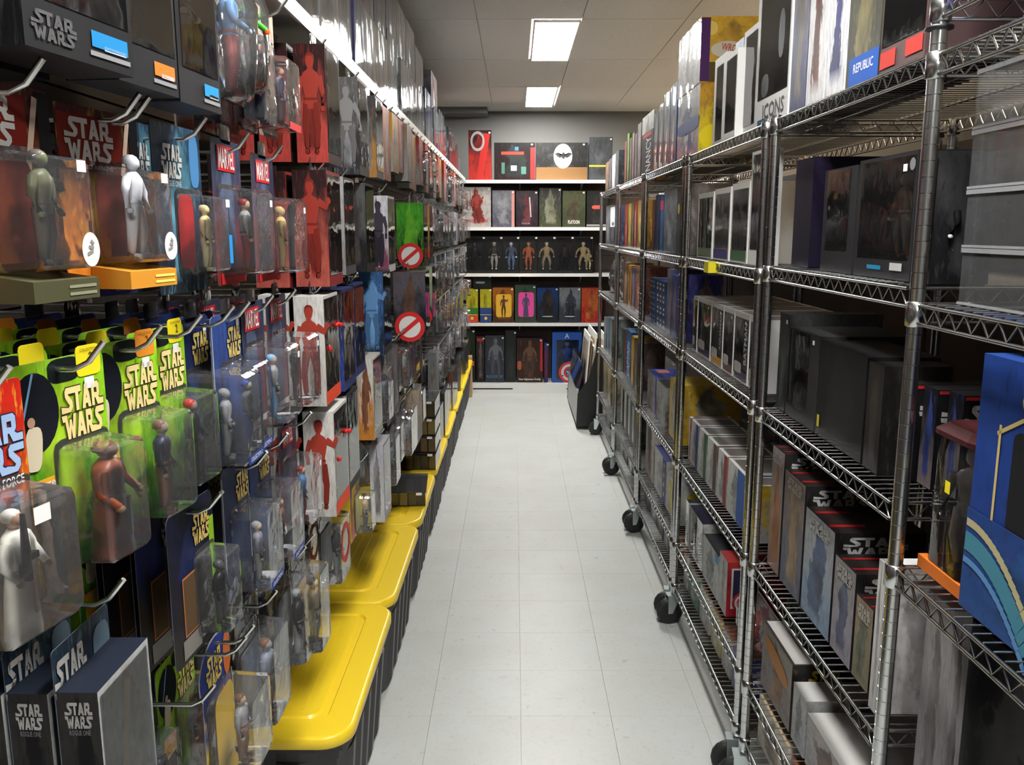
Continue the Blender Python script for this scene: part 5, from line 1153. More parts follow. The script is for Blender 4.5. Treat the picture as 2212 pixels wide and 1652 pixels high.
st = [(1475, 1492, (0.30, .02, .02), 'red'), (1493, 1508, (0.03, .05, .20), 'blue'), (1509, 1526, (0.02, .09, .04), 'green'), (1527, 1548, (0.08, .03, .03), 'dark brown'), (1550, 1570, (0.25, .02, .02), 'crimson'), (1571, 1607, (0.02, .10, .36), 'broad royal blue'), (1609, 1628, (0.50, .34, .03), 'yellow')]
for u0, u1, sc, nm in st:
    def dec(t, w_, d_, h_, sc=sc, nm=nm):
        plate('stripe', t, w_ * .32, -d_ - .0012, h_ * .5, w_ * (.32 if 'broad' not in nm else .45), h_ * .98, sc); plate('grey_top', t, 0, -d_ * .5, h_ + .0008, w_ * .74, d_ * .86, (0.20, .18, .17), 'top')
    solid(2, 3, u0, u1, .175, .16, pal((0.52, .54, .52), (0.62, .63, .61), (0.40, .42, .42), (0.3, .3, .3), sc, sc, c0=(0.70, .70, .68)), 'white box with %s stripe' % nm, deco=dec)
for q, (u0, u1) in enumerate(((1592, 1617), (1620, 1648), (1651, 1682))):
    t, w_ = rthing(2, 3, u0, u1, .20, 'clear clamshell standing behind the striped boxes', 'clamshell', 'toy package', X=0.875, zoff=0.0); fit(t, .05)
    clamshell(t, w_, .04, .24, (0.45, .42, .40), (WHITE, (0.5, .45, .43), GREY))
solid(2, 4, 1466, 1487, .185, .24, pal((0.40, .42, .40), (0.50, .51, .49), BLACK, c0=BLACK), 'black and white box with glossy film', wrap=True)
solid(2, 4, 1489, 1516, .185, .24, pal((0.38, .39, .38), (0.44, .45, .44), BLACK, c0=(0.02, .02, .06)), 'black and white box with thin orange edge', wrap=True, deco=lambda t, w_, d_, h_: plate('orange_edge', t, -w_ * .47, -d_ - .0012, h_ * .4, .003, h_ * .7, (0.5, .16, .03)))
solid(2, 4, 1519, 1550, .16, .22, pal((0.45, .46, .44), (0.50, .51, .50), (0.3, .32, .34), c0=(0.03, .03, .04)), 'pale box with bright blue corner', deco=lambda t, w_, d_, h_: plate('blue_corner', t, w_ * .40, -d_ - .0012, h_ * .88, w_ * .2, h_ * .2, (0.03, .30, .60)))
def shield(t, w_, d_, h_):
    plate('window_frame', t, w_ / 2 + .0009, -d_ * .70, h_ * .52, d_ * .46, h_ * .74, (0.55, .52, .52), 'far'); plate('dark_pane', t, w_ / 2 + .0013, -d_ * .70, h_ * .56, d_ * .40, h_ * .60, (0.02, .02, .05), 'far')
    for k_, (dd, cc) in enumerate(((.075, (0.4, .03, .04)), (.058, (0.5, .5, .5)), (.044, (0.4, .03, .04)), (.030, (0.03, .06, .25)))): disc('roundel', t, w_ / 2 + .0017 + k_ * .0004, -d_ * .72, h_ * .26, dd, cc, 'far')
    star(t, w_ / 2 + .0036, -d_ * .72, h_ * .26, .026, 'far'); star(t, w_ / 2 + .0020, -d_ * .70, h_ * .68, .04, 'far')
def star(parent, x, y, z, s_, face='front'):
    if 'star' not in _tc:
        mb = MB(); pt = [((.5 if i % 2 == 0 else .2) * math.sin(math.pi * i / 5), (.5 if i % 2 == 0 else .2) * math.cos(math.pi * i / 5), 0) for i in range(10)]
        for i in range(10): mb.face([(0, 0, 0), pt[(i + 1) % 10], pt[i]])
        _tc['star'] = mb.mesh('star', ['ink'])
    link('star', _tc['star'], parent, (x, y, z), FACE_ROT[face], (s_, s_, 1), dict(ink=(0.7, .7, .72)))
solid(2, 4, 1553, 1570, .19, .20, pal((0.46, .45, .43), (0.52, .51, .50), (0.4, .38, .36), (0.35, .02, .03), (0.40, .03, .03), (0.3, .02, .02), c0=(0.35, .03, .03)), 'white fronted box with red near side and star', deco=shield)
t, w_ = rthing(2, 4, 1574, 1616, .125, 'clear bubble pack with red figure', 'bubble_pack', 'toy package', X=0.69); fit(t, .09)
card(t, w_, .13, pal((0.6, .6, .6), (0.6, .55, .57), (0.55, .08, .08), c0=WHITE)); blister(t, 0, -.001, .004, w_ * .92, .115, .075, .3); toy(t, 0, -.03, .008, .10, (0.55, .03, .03), (0.55, .03, .03), (0.5, .03, .03), 'stride')
for q, (u0, u1, cc, nm) in enumerate(((1464, 1484, (0.45, .46, .44), 'grey white'), (1488, 1508, (0.10, .22, .14), 'green and white'), (1512, 1532, (0.48, .48, .46), 'off-white'), (1537, 1556, (0.50, .46, .20), 'pale yellow'), (1560, 1578, (0.45, .44, .42), 'dusty white'), (1582, 1600, (0.06, .07, .30), 'royal blue'))):
    solid(2, 5, u0, u1, .135, .22, pal(tuple(x * .6 for x in cc), cc, (0.5, .5, .48), c0=BROWN), '%s box' % nm)

# ---- fourth rack
nancy = lambda t, w_, d_, h_: (plate('black_lower', t, 0, -d_ - .0010, h_ * .36, w_ * .99, h_ * .70, (0.02, .02, .022)), write(t, 'NANCY', w_ * .12, -d_ - .0016, h_ * .34, h_ * .55, w_ * .42, WHITE, tilt=R(-90)), plate('red_patch', t, 0, -d_ - .0016, h_ * .66, w_ * .7, h_ * .06, (0.6, .06, .03)))
solid(3, 0, 1386, 1411, .31, .16, pal((0.5, .5, .48), (0.6, .6, .57), (0.3, .28, .26), c0=DKGREY), 'white over black box with upright lettering', deco=nancy, X=0.69)
for u0, u1, hh, cc, nm in ((1412, 1421, .28, (0.08, .08, .09), 'black'), (1422, 1432, .30, (0.20, .22, .28), 'slate'), (1433, 1446, .33, (0.30, .32, .35), 'silver'), (1447, 1461, .34, (0.03, .12, .42), 'royal blue')):
    solid(3, 0, u0, u1, hh, .2, pal(tuple(x * .5 for x in cc), cc, GREY, c0=cc), 'glossy %s box' % nm, X=0.69, wrap=True)
for u0, u1, hh, cc, nm in ((1404, 1414, .25, (0.28, .10, .08), 'rust'), (1415, 1424, .27, (0.03, .05, .14), 'navy'), (1425, 1433, .265, (0.03, .16, .42), 'sky blue and pink'), (1434, 1461, .28, (0.26, .30, .34), 'grey bubble'), (1462, 1470, .28, (0.03, .03, .04), 'black'), (1471, 1489, .285, (0.30, .27, .27), 'ash')):
    def dec(t, w_, d_, h_, nm=nm):
        if 'pink' in nm: plate('pink_top', t, 0, -d_ - .0012, h_ * .82, w_ * .9, h_ * .16, (0.85, .10, .25))
        if nm == 'black': disc('yellow_dot', t, 0, -d_ - .0014, h_ * .68, .045, (0.75, .70, .05))
    solid(3, 1, u0, u1, hh, .16, pal(tuple(x * .4 for x in cc), cc, tuple(min(1, x * 1.5) for x in cc), c0=DKGREY), '%s box' % nm, deco=dec)
ztop3 = RACKS[3][2][2]
for q in range(4):
    for j, (u0, u1) in enumerate(((1397, 1416), (1417, 1438))):
        def dec(t, w_, d_, h_):
            for a in range(3):
                for b_ in range(2): plate('white_patch', t, -w_ * .3 + a * w_ * .3, -d_ - .0012, h_ * (.3 + .4 * b_), w_ * .14, h_ * .2, (0.45, .48, .52))
        solid(3, 2, u0, u1, .055, .14, pal((0.012, .03, .08), (0.02, .05, .14), (0.02, .05, .16), (0.01, .09, .35), (0.01, .08, .30), BLUE, c0=(0.012, .06, .25)), 'small dark blue box in a stack, %s layer,' % ORD[q], zoff=q * .0565, deco=dec)
for u0, u1, cc, nm, hh in ((1440, 1450, (0.14, .16, .28), 'pale violet', .29), (1451, 1464, (0.02, .06, .38), 'ultramarine', .27), (1465, 1476, (0.05, .05, .22), 'indigo', .28)):
    solid(3, 2, u0, u1, hh, .16, pal(tuple(x * .5 for x in cc), cc, (0.25, .2, .2), c0=cc), '%s box' % nm)
def bluetop(t, w_, d_, h_): plate('blue_lid', t, 0, -d_ * .5, h_ + .0008, w_ * .98, d_ * .98, (0.03, .06, .40), 'top'); plate('orange_print', t, -w_ * .2, -d_ * .6, h_ + .0012, w_ * .3, d_ * .4, (0.55, .16, .05), 'top'); plate('blue_edge', t, w_ * .44, -d_ - .0012, h_ * .5, w_ * .12, h_ * .98, (0.03, .05, .35))
solid(3, 3, 1388, 1418, .19, .16, pal((0.25, .20, .22), (0.35, .35, .32), (0.40, .38, .34), c0=(0.03, .05, .3)), 'grey art box with bright blue lid', deco=bluetop)
solid(3, 3, 1420, 1438, .19, .16, pal((0.10, .10, .10), (0.30, .31, .30), (0.35, .36, .36), c0=BLACK), 'grey and black art box', )
solid(3, 3, 1446, 1467, .26, .26, pal((0.50, .33, .03), (0.55, .36, .04), (0.40, .38, .30), c0=(0.60, .42, .05)), 'tall yellow box beside the post')
solid(3, 4, 1385, 1412, .33, .2, pal((0.40, .35, .33), (0.50, .48, .44), (0.20, .12, .06), c0=(0.45, .43, .4)), 'tall cream box with brown stroke')
def yd(t, w_, d_, h_):
    for q in range(4): disc('yellow_dot', t, w_ * .36, -d_ - .0014, h_ * (.86 - .22 * q), .022, (0.7, .6, .05))
    plate('blue_edge', t, w_ * .36, -d_ - .0012, h_ * .5, w_ * .28, h_, (0.05, .06, .22))
solid(3, 4, 1414, 1438, .21, .18, pal((0.45, .46, .44), (0.52, .53, .51), (0.45, .44, .42), c0=(0.05, .05, .18)), 'white box with yellow dots on blue edge', deco=yd)
solid(3, 4, 1439, 1462, .18, .18, pal((0.35, .37, .38), (0.45, .46, .46), YELLOW, c0=GREY), 'silver white box')
# ---- fifth and farthest racks
def fit_cols(rack, shelf, lo, hi, X, hb):
    z = RACKS[rack][2][shelf] + hb / 2
    col = lambda Y: VPX + F * X / (Y * cT - (z - CAM_H) * sT)
    a_, b_ = col(RACKS[rack][1] - .025), col(RACKS[rack][0] + .025)
    a_, b_ = max(lo, a_), min(hi, b_)
    return lambda u: a_ + (u - lo) * (b_ - a_) / (hi - lo)
def shelf_run(rack, shelf, items, hbase, X=0.70):
    m_ = fit_cols(rack, shelf, items[0][0], items[-1][1], X, hbase)
    for it in items:
        u0, u1, cc, nm = it[:4]; deco = it[4] if len(it) > 4 else None
        u0, u1 = m_(u0), m_(u1)
        solid(rack, shelf, u0, u1, hbase * rng.uniform(.88, 1.04), .16, pal(tuple(x * .4 for x in cc), cc, tuple(min(1, x * 1.7 + .03) for x in cc), c0=tuple(x * .6 for x in cc)), '%s box' % nm, X=X, deco=deco)
B_ = lambda *a: a
shelf_run(3, 5, [B_(1376, 1390, (0.05, .05, .05), 'black low'), B_(1392, 1408, (0.25, .26, .27), 'silver grey low'), B_(1410, 1426, (0.05, .04, .04), 'charcoal low'), B_(1428, 1442, (0.22, .21, .22), 'ash low'), B_(1444, 1456, (0.45, .16, .06), 'orange low')], .13)
shelf_run(4, 0, [B_(1341, 1347, (0.16, .05, .05), 'dark red'), B_(1348, 1353, (0.12, .22, .05), 'green spined'), B_(1354, 1360, (0.10, .08, .08), 'black'), B_(1361, 1366, (0.22, .17, .16), 'brown'), B_(1367, 1374, (0.14, .12, .12), 'dark grey'), B_(1375, 1384, (0.24, .22, .22), 'grey')], .29, .69)
shelf_run(5, 0, [B_(1306, 1313, (0.28, .18, .12), 'tan'), B_(1314, 1320, (0.10, .10, .12), 'slate'), B_(1321, 1328, (0.6, .6, .6), 'white'), B_(1329, 1336, (0.06, .07, .08), 'blackish')], .24, .69)
shelf_run(4, 1, [B_(1336, 1345, (0.38, .07, .05), 'red'), B_(1346, 1355, (0.40, .30, .05), 'yellow topped'), B_(1356, 1362, (0.16, .10, .07), 'brown'), B_(1363, 1372, (0.32, .03, .02), 'crimson lettered', lambda t, w_, d_, h_: plate('spine_print', t, 0, -d_ - .0012, h_ * .5, w_ * .35, h_ * .6, (0.45, .25, .18))), B_(1373, 1389, (0.50, .34, .08), 'mustard')], .26)
def bat_box(t, w_, d_, h_): plate('white_upper', t, 0, -d_ - .0010, h_ * .72, w_ * .96, h_ * .52, WHITE); plate('dark_mark', t, w_ * .1, -d_ - .0014, h_ * .54, w_ * .5, h_ * .10, (0.15, .15, .16), r=.4)
shelf_run(5, 1, [B_(1299, 1311, (0.20, .20, .22), 'smoke'), B_(1312, 1326, (0.06, .06, .065), 'white topped black', bat_box), B_(1327, 1334, (0.10, .16, .30), 'blue')], .28)
shelf_run(4, 2, [B_(1336, 1348, (0.22, .13, .08), 'brown'), B_(1349, 1358, (0.50, .28, .03), 'amber', lambda t, w_, d_, h_: plate('spine_print', t, 0, -d_ - .0012, h_ * .5, w_ * .4, h_ * .7, BROWN)), B_(1359, 1368, (0.14, .12, .20), 'violet'), B_(1369, 1384, (0.35, .14, .09), 'russet')], .26)
for q, (u0, u1) in enumerate(((1308, 1318), (1319, 1329), (1330, 1341))):
    t, w_ = rthing(5, 2, u0, u1, .26, 'clear bagged grey toy pack', 'toy_bag', 'bag'); fit(t, .12); toy_bag(t, w_, .11, .28, (GREY, GREY, DKGREY), 'stand')
shelf_run(4, 3, [B_(1328, 1334, (0.05, .12, .06), 'dark green'), B_(1335, 1341, (0.14, .04, .05), 'maroon'), B_(1342, 1356, (0.05, .14, .34), 'blue lettered', vtext('CAPTAIN', (0.55, .6, .65), 0, 1.5, .42, .7)), B_(1357, 1366, (0.45, .28, .04), 'golden'), B_(1367, 1376, (0.10, .07, .06), 'umber')], .30)
shelf_run(5, 3, [B_(1294, 1302, (0.25, .25, .26), 'grey'), B_(1303, 1312, (0.10, .20, .28), 'blue tagged'), B_(1313, 1322, (0.16, .17, .17), 'dim')], .27)
bw = lambda t, w_, d_, h_: plate('white_panel', t, -w_ * .1, -d_ - .0012, h_ * .5, w_ * .55, h_ * .8, (0.40, .42, .40), r=.2)
shelf_run(4, 4, [B_(1326, 1336, (0.02, .02, .02), 'black with white panel', bw), B_(1337, 1348, (0.02, .022, .02), 'black with pale panel', bw), B_(1349, 1360, (0.018, .02, .02), 'glossy black', bw), B_(1361, 1372, (0.02, .02, .022), 'jet with white panel', bw)], .30)
shelf_run(5, 4, [B_(1293, 1306, (0.30, .25, .15), 'tan patterned'), B_(1307, 1320, (0.34, .28, .17), 'beige patterned')], .30)
shelf_run(4, 5, [B_(1324, 1336, (0.40, .42, .40), 'white'), B_(1338, 1350, (0.03, .03, .03), 'black'), B_(1352, 1366, (0.38, .39, .38), 'pale')], .13)
shelf_run(5, 5, [B_(1291, 1302, (0.4, .4, .39), 'white'), B_(1304, 1318, (0.05, .05, .05), 'dark')], .13)
# yellow shelf tag clipped to a rail
o = plate('shelf_tag', None, RX0 - .008, y_at(1540, .66, 1.5), 1.499, .065, .036, (0.72, .62, .03)); o.rotation_euler = (R(90), 0, RIGHT)
mb = MB(); mb.box(-.5, .5, -.5, .5, -.02, .02); o.data = mb.mesh('shelf_tag', ['ink']); tag(o, 'yellow plastic tag clipped to the rail of the third rack', 'price tag')

# ================================================================== goods on the fixture at the end of the aisle
BN = ['top', 'second', 'third', 'fourth', 'base']
BCNT = {}
def bplace(sh, u0, u1, vt, look, name='toy_box', d_=.14, front=0.05, zb=None, group=None):
    Y = BY + front
    zb = (BZ[sh] if sh < 4 else 0.10) + 0.0045 if zb is None else zb
    vm = 400 + 100 * sh
    x0 = on_y(u0, vm, Y)[0]; x1 = on_y(u1, vm, Y)[0]; zt = on_y((u0 + u1) / 2, vt, Y)[1]
    t = thing(name, '%s, end fixture, %s' % (look, BN[sh] + ' shelf' if sh < 4 else 'white base'), 'toy box', ((x0 + x1) / 2, Y + d_, zb), 0, 'boxes on the %s of the end fixture' % (BN[sh] + ' shelf' if sh < 4 else 'white base'))
    return t, x1 - x0 - .004, zt - zb
def bbox_(sh, u0, u1, vt, p, look, deco=None, d_=.14, fig=None, **kw):
    t, w_, h_ = bplace(sh, u0, u1, vt, look, d_=d_, **kw)
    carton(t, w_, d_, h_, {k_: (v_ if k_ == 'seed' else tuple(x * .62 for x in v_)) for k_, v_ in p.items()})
    if deco: deco(t, w_, d_, h_)
    if fig: printed(t, w_ * fig[2], -d_ - .0018, h_ * .10, h_ * fig[3], fig[0], fig[1])
    sticker(t, w_ * .42, -d_ - .0026, h_ * .95, .018)
    return t
def d1(t, w_, d_, h_): disc('pale_dome', t, -w_ * .10, -d_ - .0012, h_ * .78, w_ * .62, (0.30, .29, .28), hole=.72, h_=h_ * .40); plate('red_slash', t, w_ * .14, -d_ - .0010, h_ * .48, w_ * .30, h_ * .92, (0.40, .025, .02), tilt=R(9))
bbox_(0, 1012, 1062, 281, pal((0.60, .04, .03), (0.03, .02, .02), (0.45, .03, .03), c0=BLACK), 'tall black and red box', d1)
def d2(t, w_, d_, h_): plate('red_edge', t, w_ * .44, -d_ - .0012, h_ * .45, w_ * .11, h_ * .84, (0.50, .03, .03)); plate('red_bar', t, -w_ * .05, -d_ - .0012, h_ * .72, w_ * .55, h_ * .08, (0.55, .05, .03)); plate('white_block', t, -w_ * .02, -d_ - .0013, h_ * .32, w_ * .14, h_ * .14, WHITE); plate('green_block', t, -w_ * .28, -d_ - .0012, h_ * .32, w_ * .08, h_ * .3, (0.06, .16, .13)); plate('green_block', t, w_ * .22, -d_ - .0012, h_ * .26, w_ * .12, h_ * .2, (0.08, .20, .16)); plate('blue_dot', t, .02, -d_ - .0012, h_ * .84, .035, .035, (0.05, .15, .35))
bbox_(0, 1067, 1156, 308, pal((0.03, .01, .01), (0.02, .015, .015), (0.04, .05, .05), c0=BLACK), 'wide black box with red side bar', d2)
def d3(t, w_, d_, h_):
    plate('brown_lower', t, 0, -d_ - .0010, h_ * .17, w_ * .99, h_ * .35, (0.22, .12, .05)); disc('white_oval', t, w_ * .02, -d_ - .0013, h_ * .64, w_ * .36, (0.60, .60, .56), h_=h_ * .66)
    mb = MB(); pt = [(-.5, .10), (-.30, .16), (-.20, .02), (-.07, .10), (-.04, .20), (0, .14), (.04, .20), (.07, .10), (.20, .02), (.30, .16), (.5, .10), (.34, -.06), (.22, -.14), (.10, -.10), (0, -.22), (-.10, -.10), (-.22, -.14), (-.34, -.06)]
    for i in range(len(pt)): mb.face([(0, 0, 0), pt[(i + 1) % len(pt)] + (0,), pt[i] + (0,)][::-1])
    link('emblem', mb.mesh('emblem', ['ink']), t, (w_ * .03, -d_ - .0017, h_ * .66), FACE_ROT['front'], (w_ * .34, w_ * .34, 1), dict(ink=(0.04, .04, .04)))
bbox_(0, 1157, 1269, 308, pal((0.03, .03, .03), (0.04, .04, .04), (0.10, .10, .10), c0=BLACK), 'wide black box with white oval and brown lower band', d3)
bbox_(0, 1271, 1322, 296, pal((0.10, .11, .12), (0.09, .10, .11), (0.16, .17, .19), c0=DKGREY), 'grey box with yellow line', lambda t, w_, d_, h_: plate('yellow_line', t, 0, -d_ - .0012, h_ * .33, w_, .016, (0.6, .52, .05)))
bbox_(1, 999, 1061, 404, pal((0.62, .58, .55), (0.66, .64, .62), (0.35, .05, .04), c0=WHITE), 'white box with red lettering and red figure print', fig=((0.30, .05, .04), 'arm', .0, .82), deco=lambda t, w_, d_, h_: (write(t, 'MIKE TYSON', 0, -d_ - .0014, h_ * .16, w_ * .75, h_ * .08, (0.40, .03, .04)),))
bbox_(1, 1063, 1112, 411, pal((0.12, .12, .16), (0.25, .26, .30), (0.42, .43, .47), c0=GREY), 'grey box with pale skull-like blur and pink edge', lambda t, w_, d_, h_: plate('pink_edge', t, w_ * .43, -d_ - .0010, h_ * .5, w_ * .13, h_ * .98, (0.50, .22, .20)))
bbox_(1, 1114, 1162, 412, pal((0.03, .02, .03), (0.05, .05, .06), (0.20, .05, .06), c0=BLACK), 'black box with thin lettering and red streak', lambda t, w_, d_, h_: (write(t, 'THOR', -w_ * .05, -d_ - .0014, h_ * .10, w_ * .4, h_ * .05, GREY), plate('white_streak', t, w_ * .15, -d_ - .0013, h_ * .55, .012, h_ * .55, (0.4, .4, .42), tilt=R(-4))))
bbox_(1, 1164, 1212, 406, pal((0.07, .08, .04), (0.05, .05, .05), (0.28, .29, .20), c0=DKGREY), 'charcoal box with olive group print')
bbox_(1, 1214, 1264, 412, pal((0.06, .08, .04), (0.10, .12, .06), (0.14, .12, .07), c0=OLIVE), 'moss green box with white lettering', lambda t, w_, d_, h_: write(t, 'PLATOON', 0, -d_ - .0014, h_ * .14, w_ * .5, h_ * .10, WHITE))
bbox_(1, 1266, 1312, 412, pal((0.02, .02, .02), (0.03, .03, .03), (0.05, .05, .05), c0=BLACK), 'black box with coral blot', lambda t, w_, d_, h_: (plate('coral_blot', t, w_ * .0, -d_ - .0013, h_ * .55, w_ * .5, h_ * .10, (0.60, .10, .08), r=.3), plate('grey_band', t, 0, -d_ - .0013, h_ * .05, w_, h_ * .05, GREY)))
figs = [(DKGREY, BLACK, BLACK, 'near-black toy'), ((0.45, .40, .35), (0.06, .055, .05), (0.55, .52, .48), 'black and white toy'), (WHITE, (0.10, .12, .20), (0.15, .25, .45), 'blue trousered toy'), (SKIN, (0.60, .14, .05), (0.55, .14, .06), 'orange suited toy'), (CREAM, (0.45, .33, .18), (0.40, .32, .24), 'tan toy'), (BLACK, (0.03, .02, .02), BLACK, 'hardly visible dark toy'), (CREAM, (0.55, .42, .20), (0.50, .38, .20), 'golden toy')]
ex = [1004, 1049, 1086, 1122, 1161, 1200, 1239, 1280]
for q in range(7):
    t, w_, h_ = bplace(2, ex[q], ex[q + 1], 511, 'black window box with %s' % figs[q][3], 'window_box', d_=.12)
    c4 = window_carton(t, w_, .12, h_, pal((0.008, .009, .010), (0.012, .013, .015), (0.010, .010, .012), c0=(0.010, .011, .012)), (.05, .95, .08, .96)); toy(t, c4[0], c4[1] - .02, c4[2] + .01, h_ * .74, *figs[q][:3], pose='wide' if q in (4, 6) else 'stand'); sticker(t, w_ * .43, -.1216, h_ * .965, .022)
    if q == 6: toy(t, c4[0] + .05, c4[1] - .03, c4[2] + .01, h_ * .52, *figs[q][:3], pose='stride')
def tri(b_, m): return lambda t, w_, d_, h_: (plate('foot_band', t, 0, -d_ - .0012, h_ * .11, w_, h_ * .22, b_), plate('mid_band', t, 0, -d_ - .0012, h_ * .33, w_, h_ * .20, m), plate('thin_line', t, 0, -d_ - .0014, h_ * .225, w_, h_ * .015, (0.7, .6, .1)), disc('small_dot', t, 0, -d_ - .0016, h_ * .12, .03, (0.75, .55, .1)))
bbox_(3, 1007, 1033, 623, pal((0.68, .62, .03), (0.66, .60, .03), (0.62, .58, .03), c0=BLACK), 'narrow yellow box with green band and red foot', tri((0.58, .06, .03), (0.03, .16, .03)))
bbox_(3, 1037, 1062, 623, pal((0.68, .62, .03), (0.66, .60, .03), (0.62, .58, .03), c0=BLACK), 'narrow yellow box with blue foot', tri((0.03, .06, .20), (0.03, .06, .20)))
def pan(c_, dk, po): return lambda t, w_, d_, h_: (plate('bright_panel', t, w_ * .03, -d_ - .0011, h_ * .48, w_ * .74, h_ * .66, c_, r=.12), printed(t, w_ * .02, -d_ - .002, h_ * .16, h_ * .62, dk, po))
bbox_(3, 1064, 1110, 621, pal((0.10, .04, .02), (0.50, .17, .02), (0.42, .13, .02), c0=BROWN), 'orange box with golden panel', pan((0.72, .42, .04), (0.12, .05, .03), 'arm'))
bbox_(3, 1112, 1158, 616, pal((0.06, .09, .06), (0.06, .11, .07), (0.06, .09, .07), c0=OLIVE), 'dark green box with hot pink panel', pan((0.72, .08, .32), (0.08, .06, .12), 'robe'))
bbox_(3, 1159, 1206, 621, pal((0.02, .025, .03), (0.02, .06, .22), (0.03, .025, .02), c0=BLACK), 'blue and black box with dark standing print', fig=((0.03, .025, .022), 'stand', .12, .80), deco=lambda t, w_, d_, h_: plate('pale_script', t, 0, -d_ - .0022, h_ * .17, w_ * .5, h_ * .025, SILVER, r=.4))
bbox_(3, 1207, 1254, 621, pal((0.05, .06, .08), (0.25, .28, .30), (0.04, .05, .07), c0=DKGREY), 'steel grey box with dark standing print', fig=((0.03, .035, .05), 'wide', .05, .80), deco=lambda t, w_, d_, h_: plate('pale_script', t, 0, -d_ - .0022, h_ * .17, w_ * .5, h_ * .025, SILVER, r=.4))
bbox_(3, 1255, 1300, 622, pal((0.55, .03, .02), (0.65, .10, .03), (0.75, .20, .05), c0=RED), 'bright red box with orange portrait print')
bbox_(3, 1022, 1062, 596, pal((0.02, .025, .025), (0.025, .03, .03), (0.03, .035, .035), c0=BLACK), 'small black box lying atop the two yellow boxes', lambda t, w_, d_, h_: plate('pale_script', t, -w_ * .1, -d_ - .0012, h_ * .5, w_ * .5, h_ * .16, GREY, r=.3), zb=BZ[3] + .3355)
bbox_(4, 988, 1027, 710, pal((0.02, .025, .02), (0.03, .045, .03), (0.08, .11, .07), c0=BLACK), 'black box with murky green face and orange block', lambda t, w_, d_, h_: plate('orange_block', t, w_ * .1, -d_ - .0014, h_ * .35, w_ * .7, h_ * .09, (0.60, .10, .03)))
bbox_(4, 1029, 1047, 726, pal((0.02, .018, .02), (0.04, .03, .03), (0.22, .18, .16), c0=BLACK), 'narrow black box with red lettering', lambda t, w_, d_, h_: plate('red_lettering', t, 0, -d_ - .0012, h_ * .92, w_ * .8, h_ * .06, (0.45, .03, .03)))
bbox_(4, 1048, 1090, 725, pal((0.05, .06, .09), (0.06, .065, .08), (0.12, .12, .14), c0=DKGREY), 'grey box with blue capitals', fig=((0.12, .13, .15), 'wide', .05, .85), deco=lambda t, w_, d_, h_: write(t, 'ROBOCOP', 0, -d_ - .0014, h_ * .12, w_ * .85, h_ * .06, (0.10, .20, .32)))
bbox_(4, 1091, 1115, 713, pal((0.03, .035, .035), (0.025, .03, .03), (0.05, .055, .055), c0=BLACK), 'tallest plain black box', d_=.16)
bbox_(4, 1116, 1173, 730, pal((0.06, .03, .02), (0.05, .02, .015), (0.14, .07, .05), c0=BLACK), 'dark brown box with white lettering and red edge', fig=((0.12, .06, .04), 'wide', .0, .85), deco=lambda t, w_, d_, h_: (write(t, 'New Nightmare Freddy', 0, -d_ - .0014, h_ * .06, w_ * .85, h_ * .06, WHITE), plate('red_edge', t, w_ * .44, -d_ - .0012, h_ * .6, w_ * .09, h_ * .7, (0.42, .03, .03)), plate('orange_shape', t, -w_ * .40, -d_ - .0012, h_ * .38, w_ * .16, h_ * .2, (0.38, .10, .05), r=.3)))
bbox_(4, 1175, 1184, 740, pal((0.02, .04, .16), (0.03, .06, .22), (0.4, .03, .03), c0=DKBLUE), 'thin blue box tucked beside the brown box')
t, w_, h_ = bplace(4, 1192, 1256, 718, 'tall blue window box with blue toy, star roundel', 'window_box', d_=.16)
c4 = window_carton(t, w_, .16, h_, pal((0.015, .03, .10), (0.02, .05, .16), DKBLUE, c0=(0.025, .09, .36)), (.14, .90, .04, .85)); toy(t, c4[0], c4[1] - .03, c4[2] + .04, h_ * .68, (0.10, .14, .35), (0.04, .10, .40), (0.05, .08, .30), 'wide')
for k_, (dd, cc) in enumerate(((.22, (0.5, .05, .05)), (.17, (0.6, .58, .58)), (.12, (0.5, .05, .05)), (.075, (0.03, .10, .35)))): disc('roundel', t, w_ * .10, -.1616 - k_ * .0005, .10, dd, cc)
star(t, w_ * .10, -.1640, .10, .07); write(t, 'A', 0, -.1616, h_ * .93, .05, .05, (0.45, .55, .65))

# brown carton standing after the last tote
t = thing('cardboard_carton', 'brown cardboard carton standing after the last yellow lidded tote', 'carton', (-0.60, 8.33, 0.0), 0)
mb = MB(); mb.box(-.18, .18, -.06, .06, 0, .40); link('body', mb.mesh('body', ['cardboard']), t)
mb = MB(); mb.box(-.18, .18, -.055, -.001, .401, .404); fl = mb.mesh('flap', ['cardboard']); link('flap', fl, t); link('flap', fl, t, (0, .056, 0))

# print rack at the end of the wire racks
PY0, PY1 = 6.88, 8.10
t = thing('print_rack', 'black and grey floor rack holding framed prints by the last wire rack', 'print rack', (0, 0, 0), 0)
prof = [(.505, 0.03), (.80, 0.03), (.86, .62), (.66, .64), (.60, .42), (.515, .30)]
def pside(y):
    mb = MB(); mb.rings([[(x, y, z) for x, z in prof][::-1], [(x, y + .018, z) for x, z in prof][::-1]], 0, False); link('end_panel', mb.mesh('end_panel', ['black_laminate']), t)
pside(PY0); pside(PY1 - .018)
def slab(name, mat, x0, z0, x1, z1, th=.012):
    mb = MB(); mb.rings([[(x0, PY0 + .018, z0), (x1, PY0 + .018, z1), (x1 + th, PY0 + .018, z1), (x0 + th, PY0 + .018, z0)], [(x0, PY1 - .018, z0), (x1, PY1 - .018, z1), (x1 + th, PY1 - .018, z1), (x0 + th, PY1 - .018, z0)]], 0, False); link(name, mb.mesh(name, [mat]), t)
slab('front_panel', 'grey_laminate', .508, .04, .518, .30); slab('clear_front', 'acrylic', .518, .30, .56, .52, .004); slab('back_board', 'black_laminate', .82, .04, .84, .60)
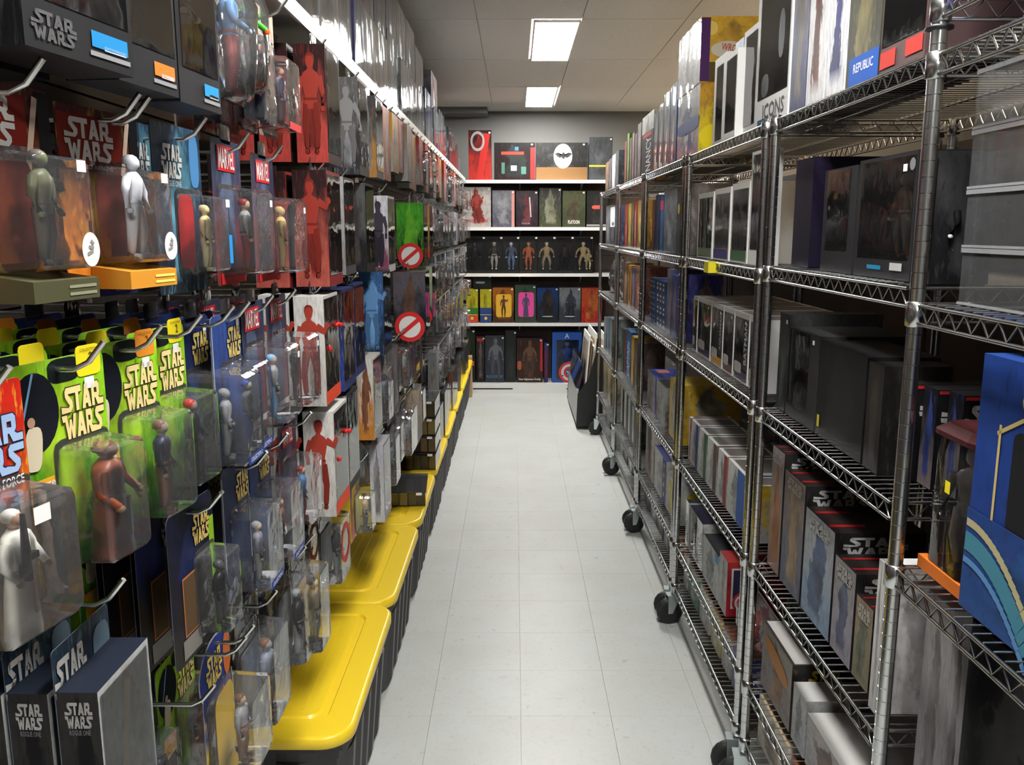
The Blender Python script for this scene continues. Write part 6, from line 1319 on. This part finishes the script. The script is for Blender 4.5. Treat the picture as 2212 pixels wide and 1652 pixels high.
mb = MB(); mb.box(.52, .82, PY0 + .018, PY1 - .018, .05, .065); link('floor_board', mb.mesh('floor_board', ['black_laminate']), t)
for q in range(9):
    x = .560 + q * .022; hh = .70 - (q % 3) * .05; y0 = PY0 + .10 + (q % 4) * .05; y1 = y0 + .55 + (q % 2) * .2
    o = thing('framed_print', 'white-edged print standing in the floor rack, %s from the aisle' % ORD[q], 'print', (x, y0, .0665), 0, 'prints standing in the floor rack')
    mb = MB(); mb.rings([[(0, 0, 0), (.012, 0, 0), (.065, 0, hh), (.053, 0, hh)], [(0, y1 - y0, 0), (.012, y1 - y0, 0), (.065, y1 - y0, hh), (.053, y1 - y0, hh)]], 0, False); link('mat_board', mb.mesh('mat_board', ['mat_white' if q % 3 != 1 else 'cardboard']), o)
    mb = MB(); mb.face([(-.0008, .04, .05), (-.0008 + .053 * .92, .04, hh * .92), (-.0008 + .053 * .92, y1 - y0 - .04, hh * .92), (-.0008, y1 - y0 - .04, .05)][::-1]); link('picture', mb.mesh('picture', ['print_front']), o, props=pal(GREY, TAN, DKGREY))

# clear trays of brass-coloured bits and other goods standing on the tote lids
def tray(label, loc, rot, w_=.24, d_=.30, h_=.092):
    t = thing('parts_tray', label, 'tray', loc, 0, 'clear trays on the tote lids'); t.rotation_euler = rot
    mb = MB(); mb.box(-w_ / 2, w_ / 2, -d_, 0, 0, h_ - .006); link('tray', mb.mesh('tray', ['clear_window']), t)
    mb = MB(); mb.box(-w_ / 2 - .004, w_ / 2 + .004, -d_ - .004, .004, h_ - .007, h_ - .002); link('tray_rim', mb.mesh('tray_rim', ['acrylic']), t)
    n = 6
    for j in range(n):
        mb = MB(); q = w_ / n; mb.box(-q * .42, q * .42, -d_ + .006, -.008, .003, h_ - .016); link('insert', mb.mesh('insert', ['ink']), t, (-w_ / 2 + (j + .5) * q, 0, 0), props=dict(ink=rng.choice([(0.05, .035, .02), (0.16, .10, .04), (0.03, .022, .018), (0.08, .05, .025), (0.22, .15, .05)])))
    plate('white_label', t, w_ * .38, -d_ - .0055, h_ - .012, .026, .012, WHITE)
for q in range(4):
    tray('clear tray of brown and brass pieces, %s from the bottom of its stack' % ORD[q], (-0.532, 4.62, LZ + .004 + q * .0925), (0, 0, 0))
tray('clear tray of brass pieces lying alone on a yellow lid', (-0.545, 4.02, LZ + .003), (0, 0, R(4)), h_=.07)
lids = [((0.22, .22, .24), 'grey', .22), ((0.13, .10, .08), 'brown', .26), ((0.28, .27, .27), 'ash grey', .20), ((0.70, .24, .14), 'coral and white', .27), ((0.12, .11, .12), 'charcoal', .22), ((0.35, .33, .30), 'pale', .25), ((0.20, .22, .26), 'slate', .21), ((0.30, .26, .20), 'sand', .24), ((0.16, .18, .17), 'smoke green', .22)]
for q, (cc, nm, hh) in enumerate(lids):
    y = 4.87 + q * .372; red = q == 3
    t = thing('toy_box', '%s patterned film-wrapped box standing on the yellow tote lids' % nm, 'toy box', (-0.66, y, LZ + .004), LEFT + R(rng.uniform(-2, 2)), 'goods standing on the tote lids')
    carton(t, .33, .235 if q % 2 else .225, hh, pal((0.7, .66, .62) if red else tuple(x * .4 for x in cc), cc, (0.7, .68, .65) if red else tuple(x * .6 for x in cc), (0.6, .5, .45) if red else cc, tuple(x * .5 for x in cc), cc, c0=DKGREY), wrap=True)
    dd = (.235 if q % 2 else .225) + .002; mb = MB(); mb.box(-.167, .167, -dd, .002, 0, hh + .002, skip=('bottom',)); link('film', mb.mesh('film', ['film']), t)
for lab, names in LABELS.items():
    if len(lab.replace(',', '').split()) > 16: print('LONG', lab)
    if len(names) > 1: print('DUP', lab, len(names))
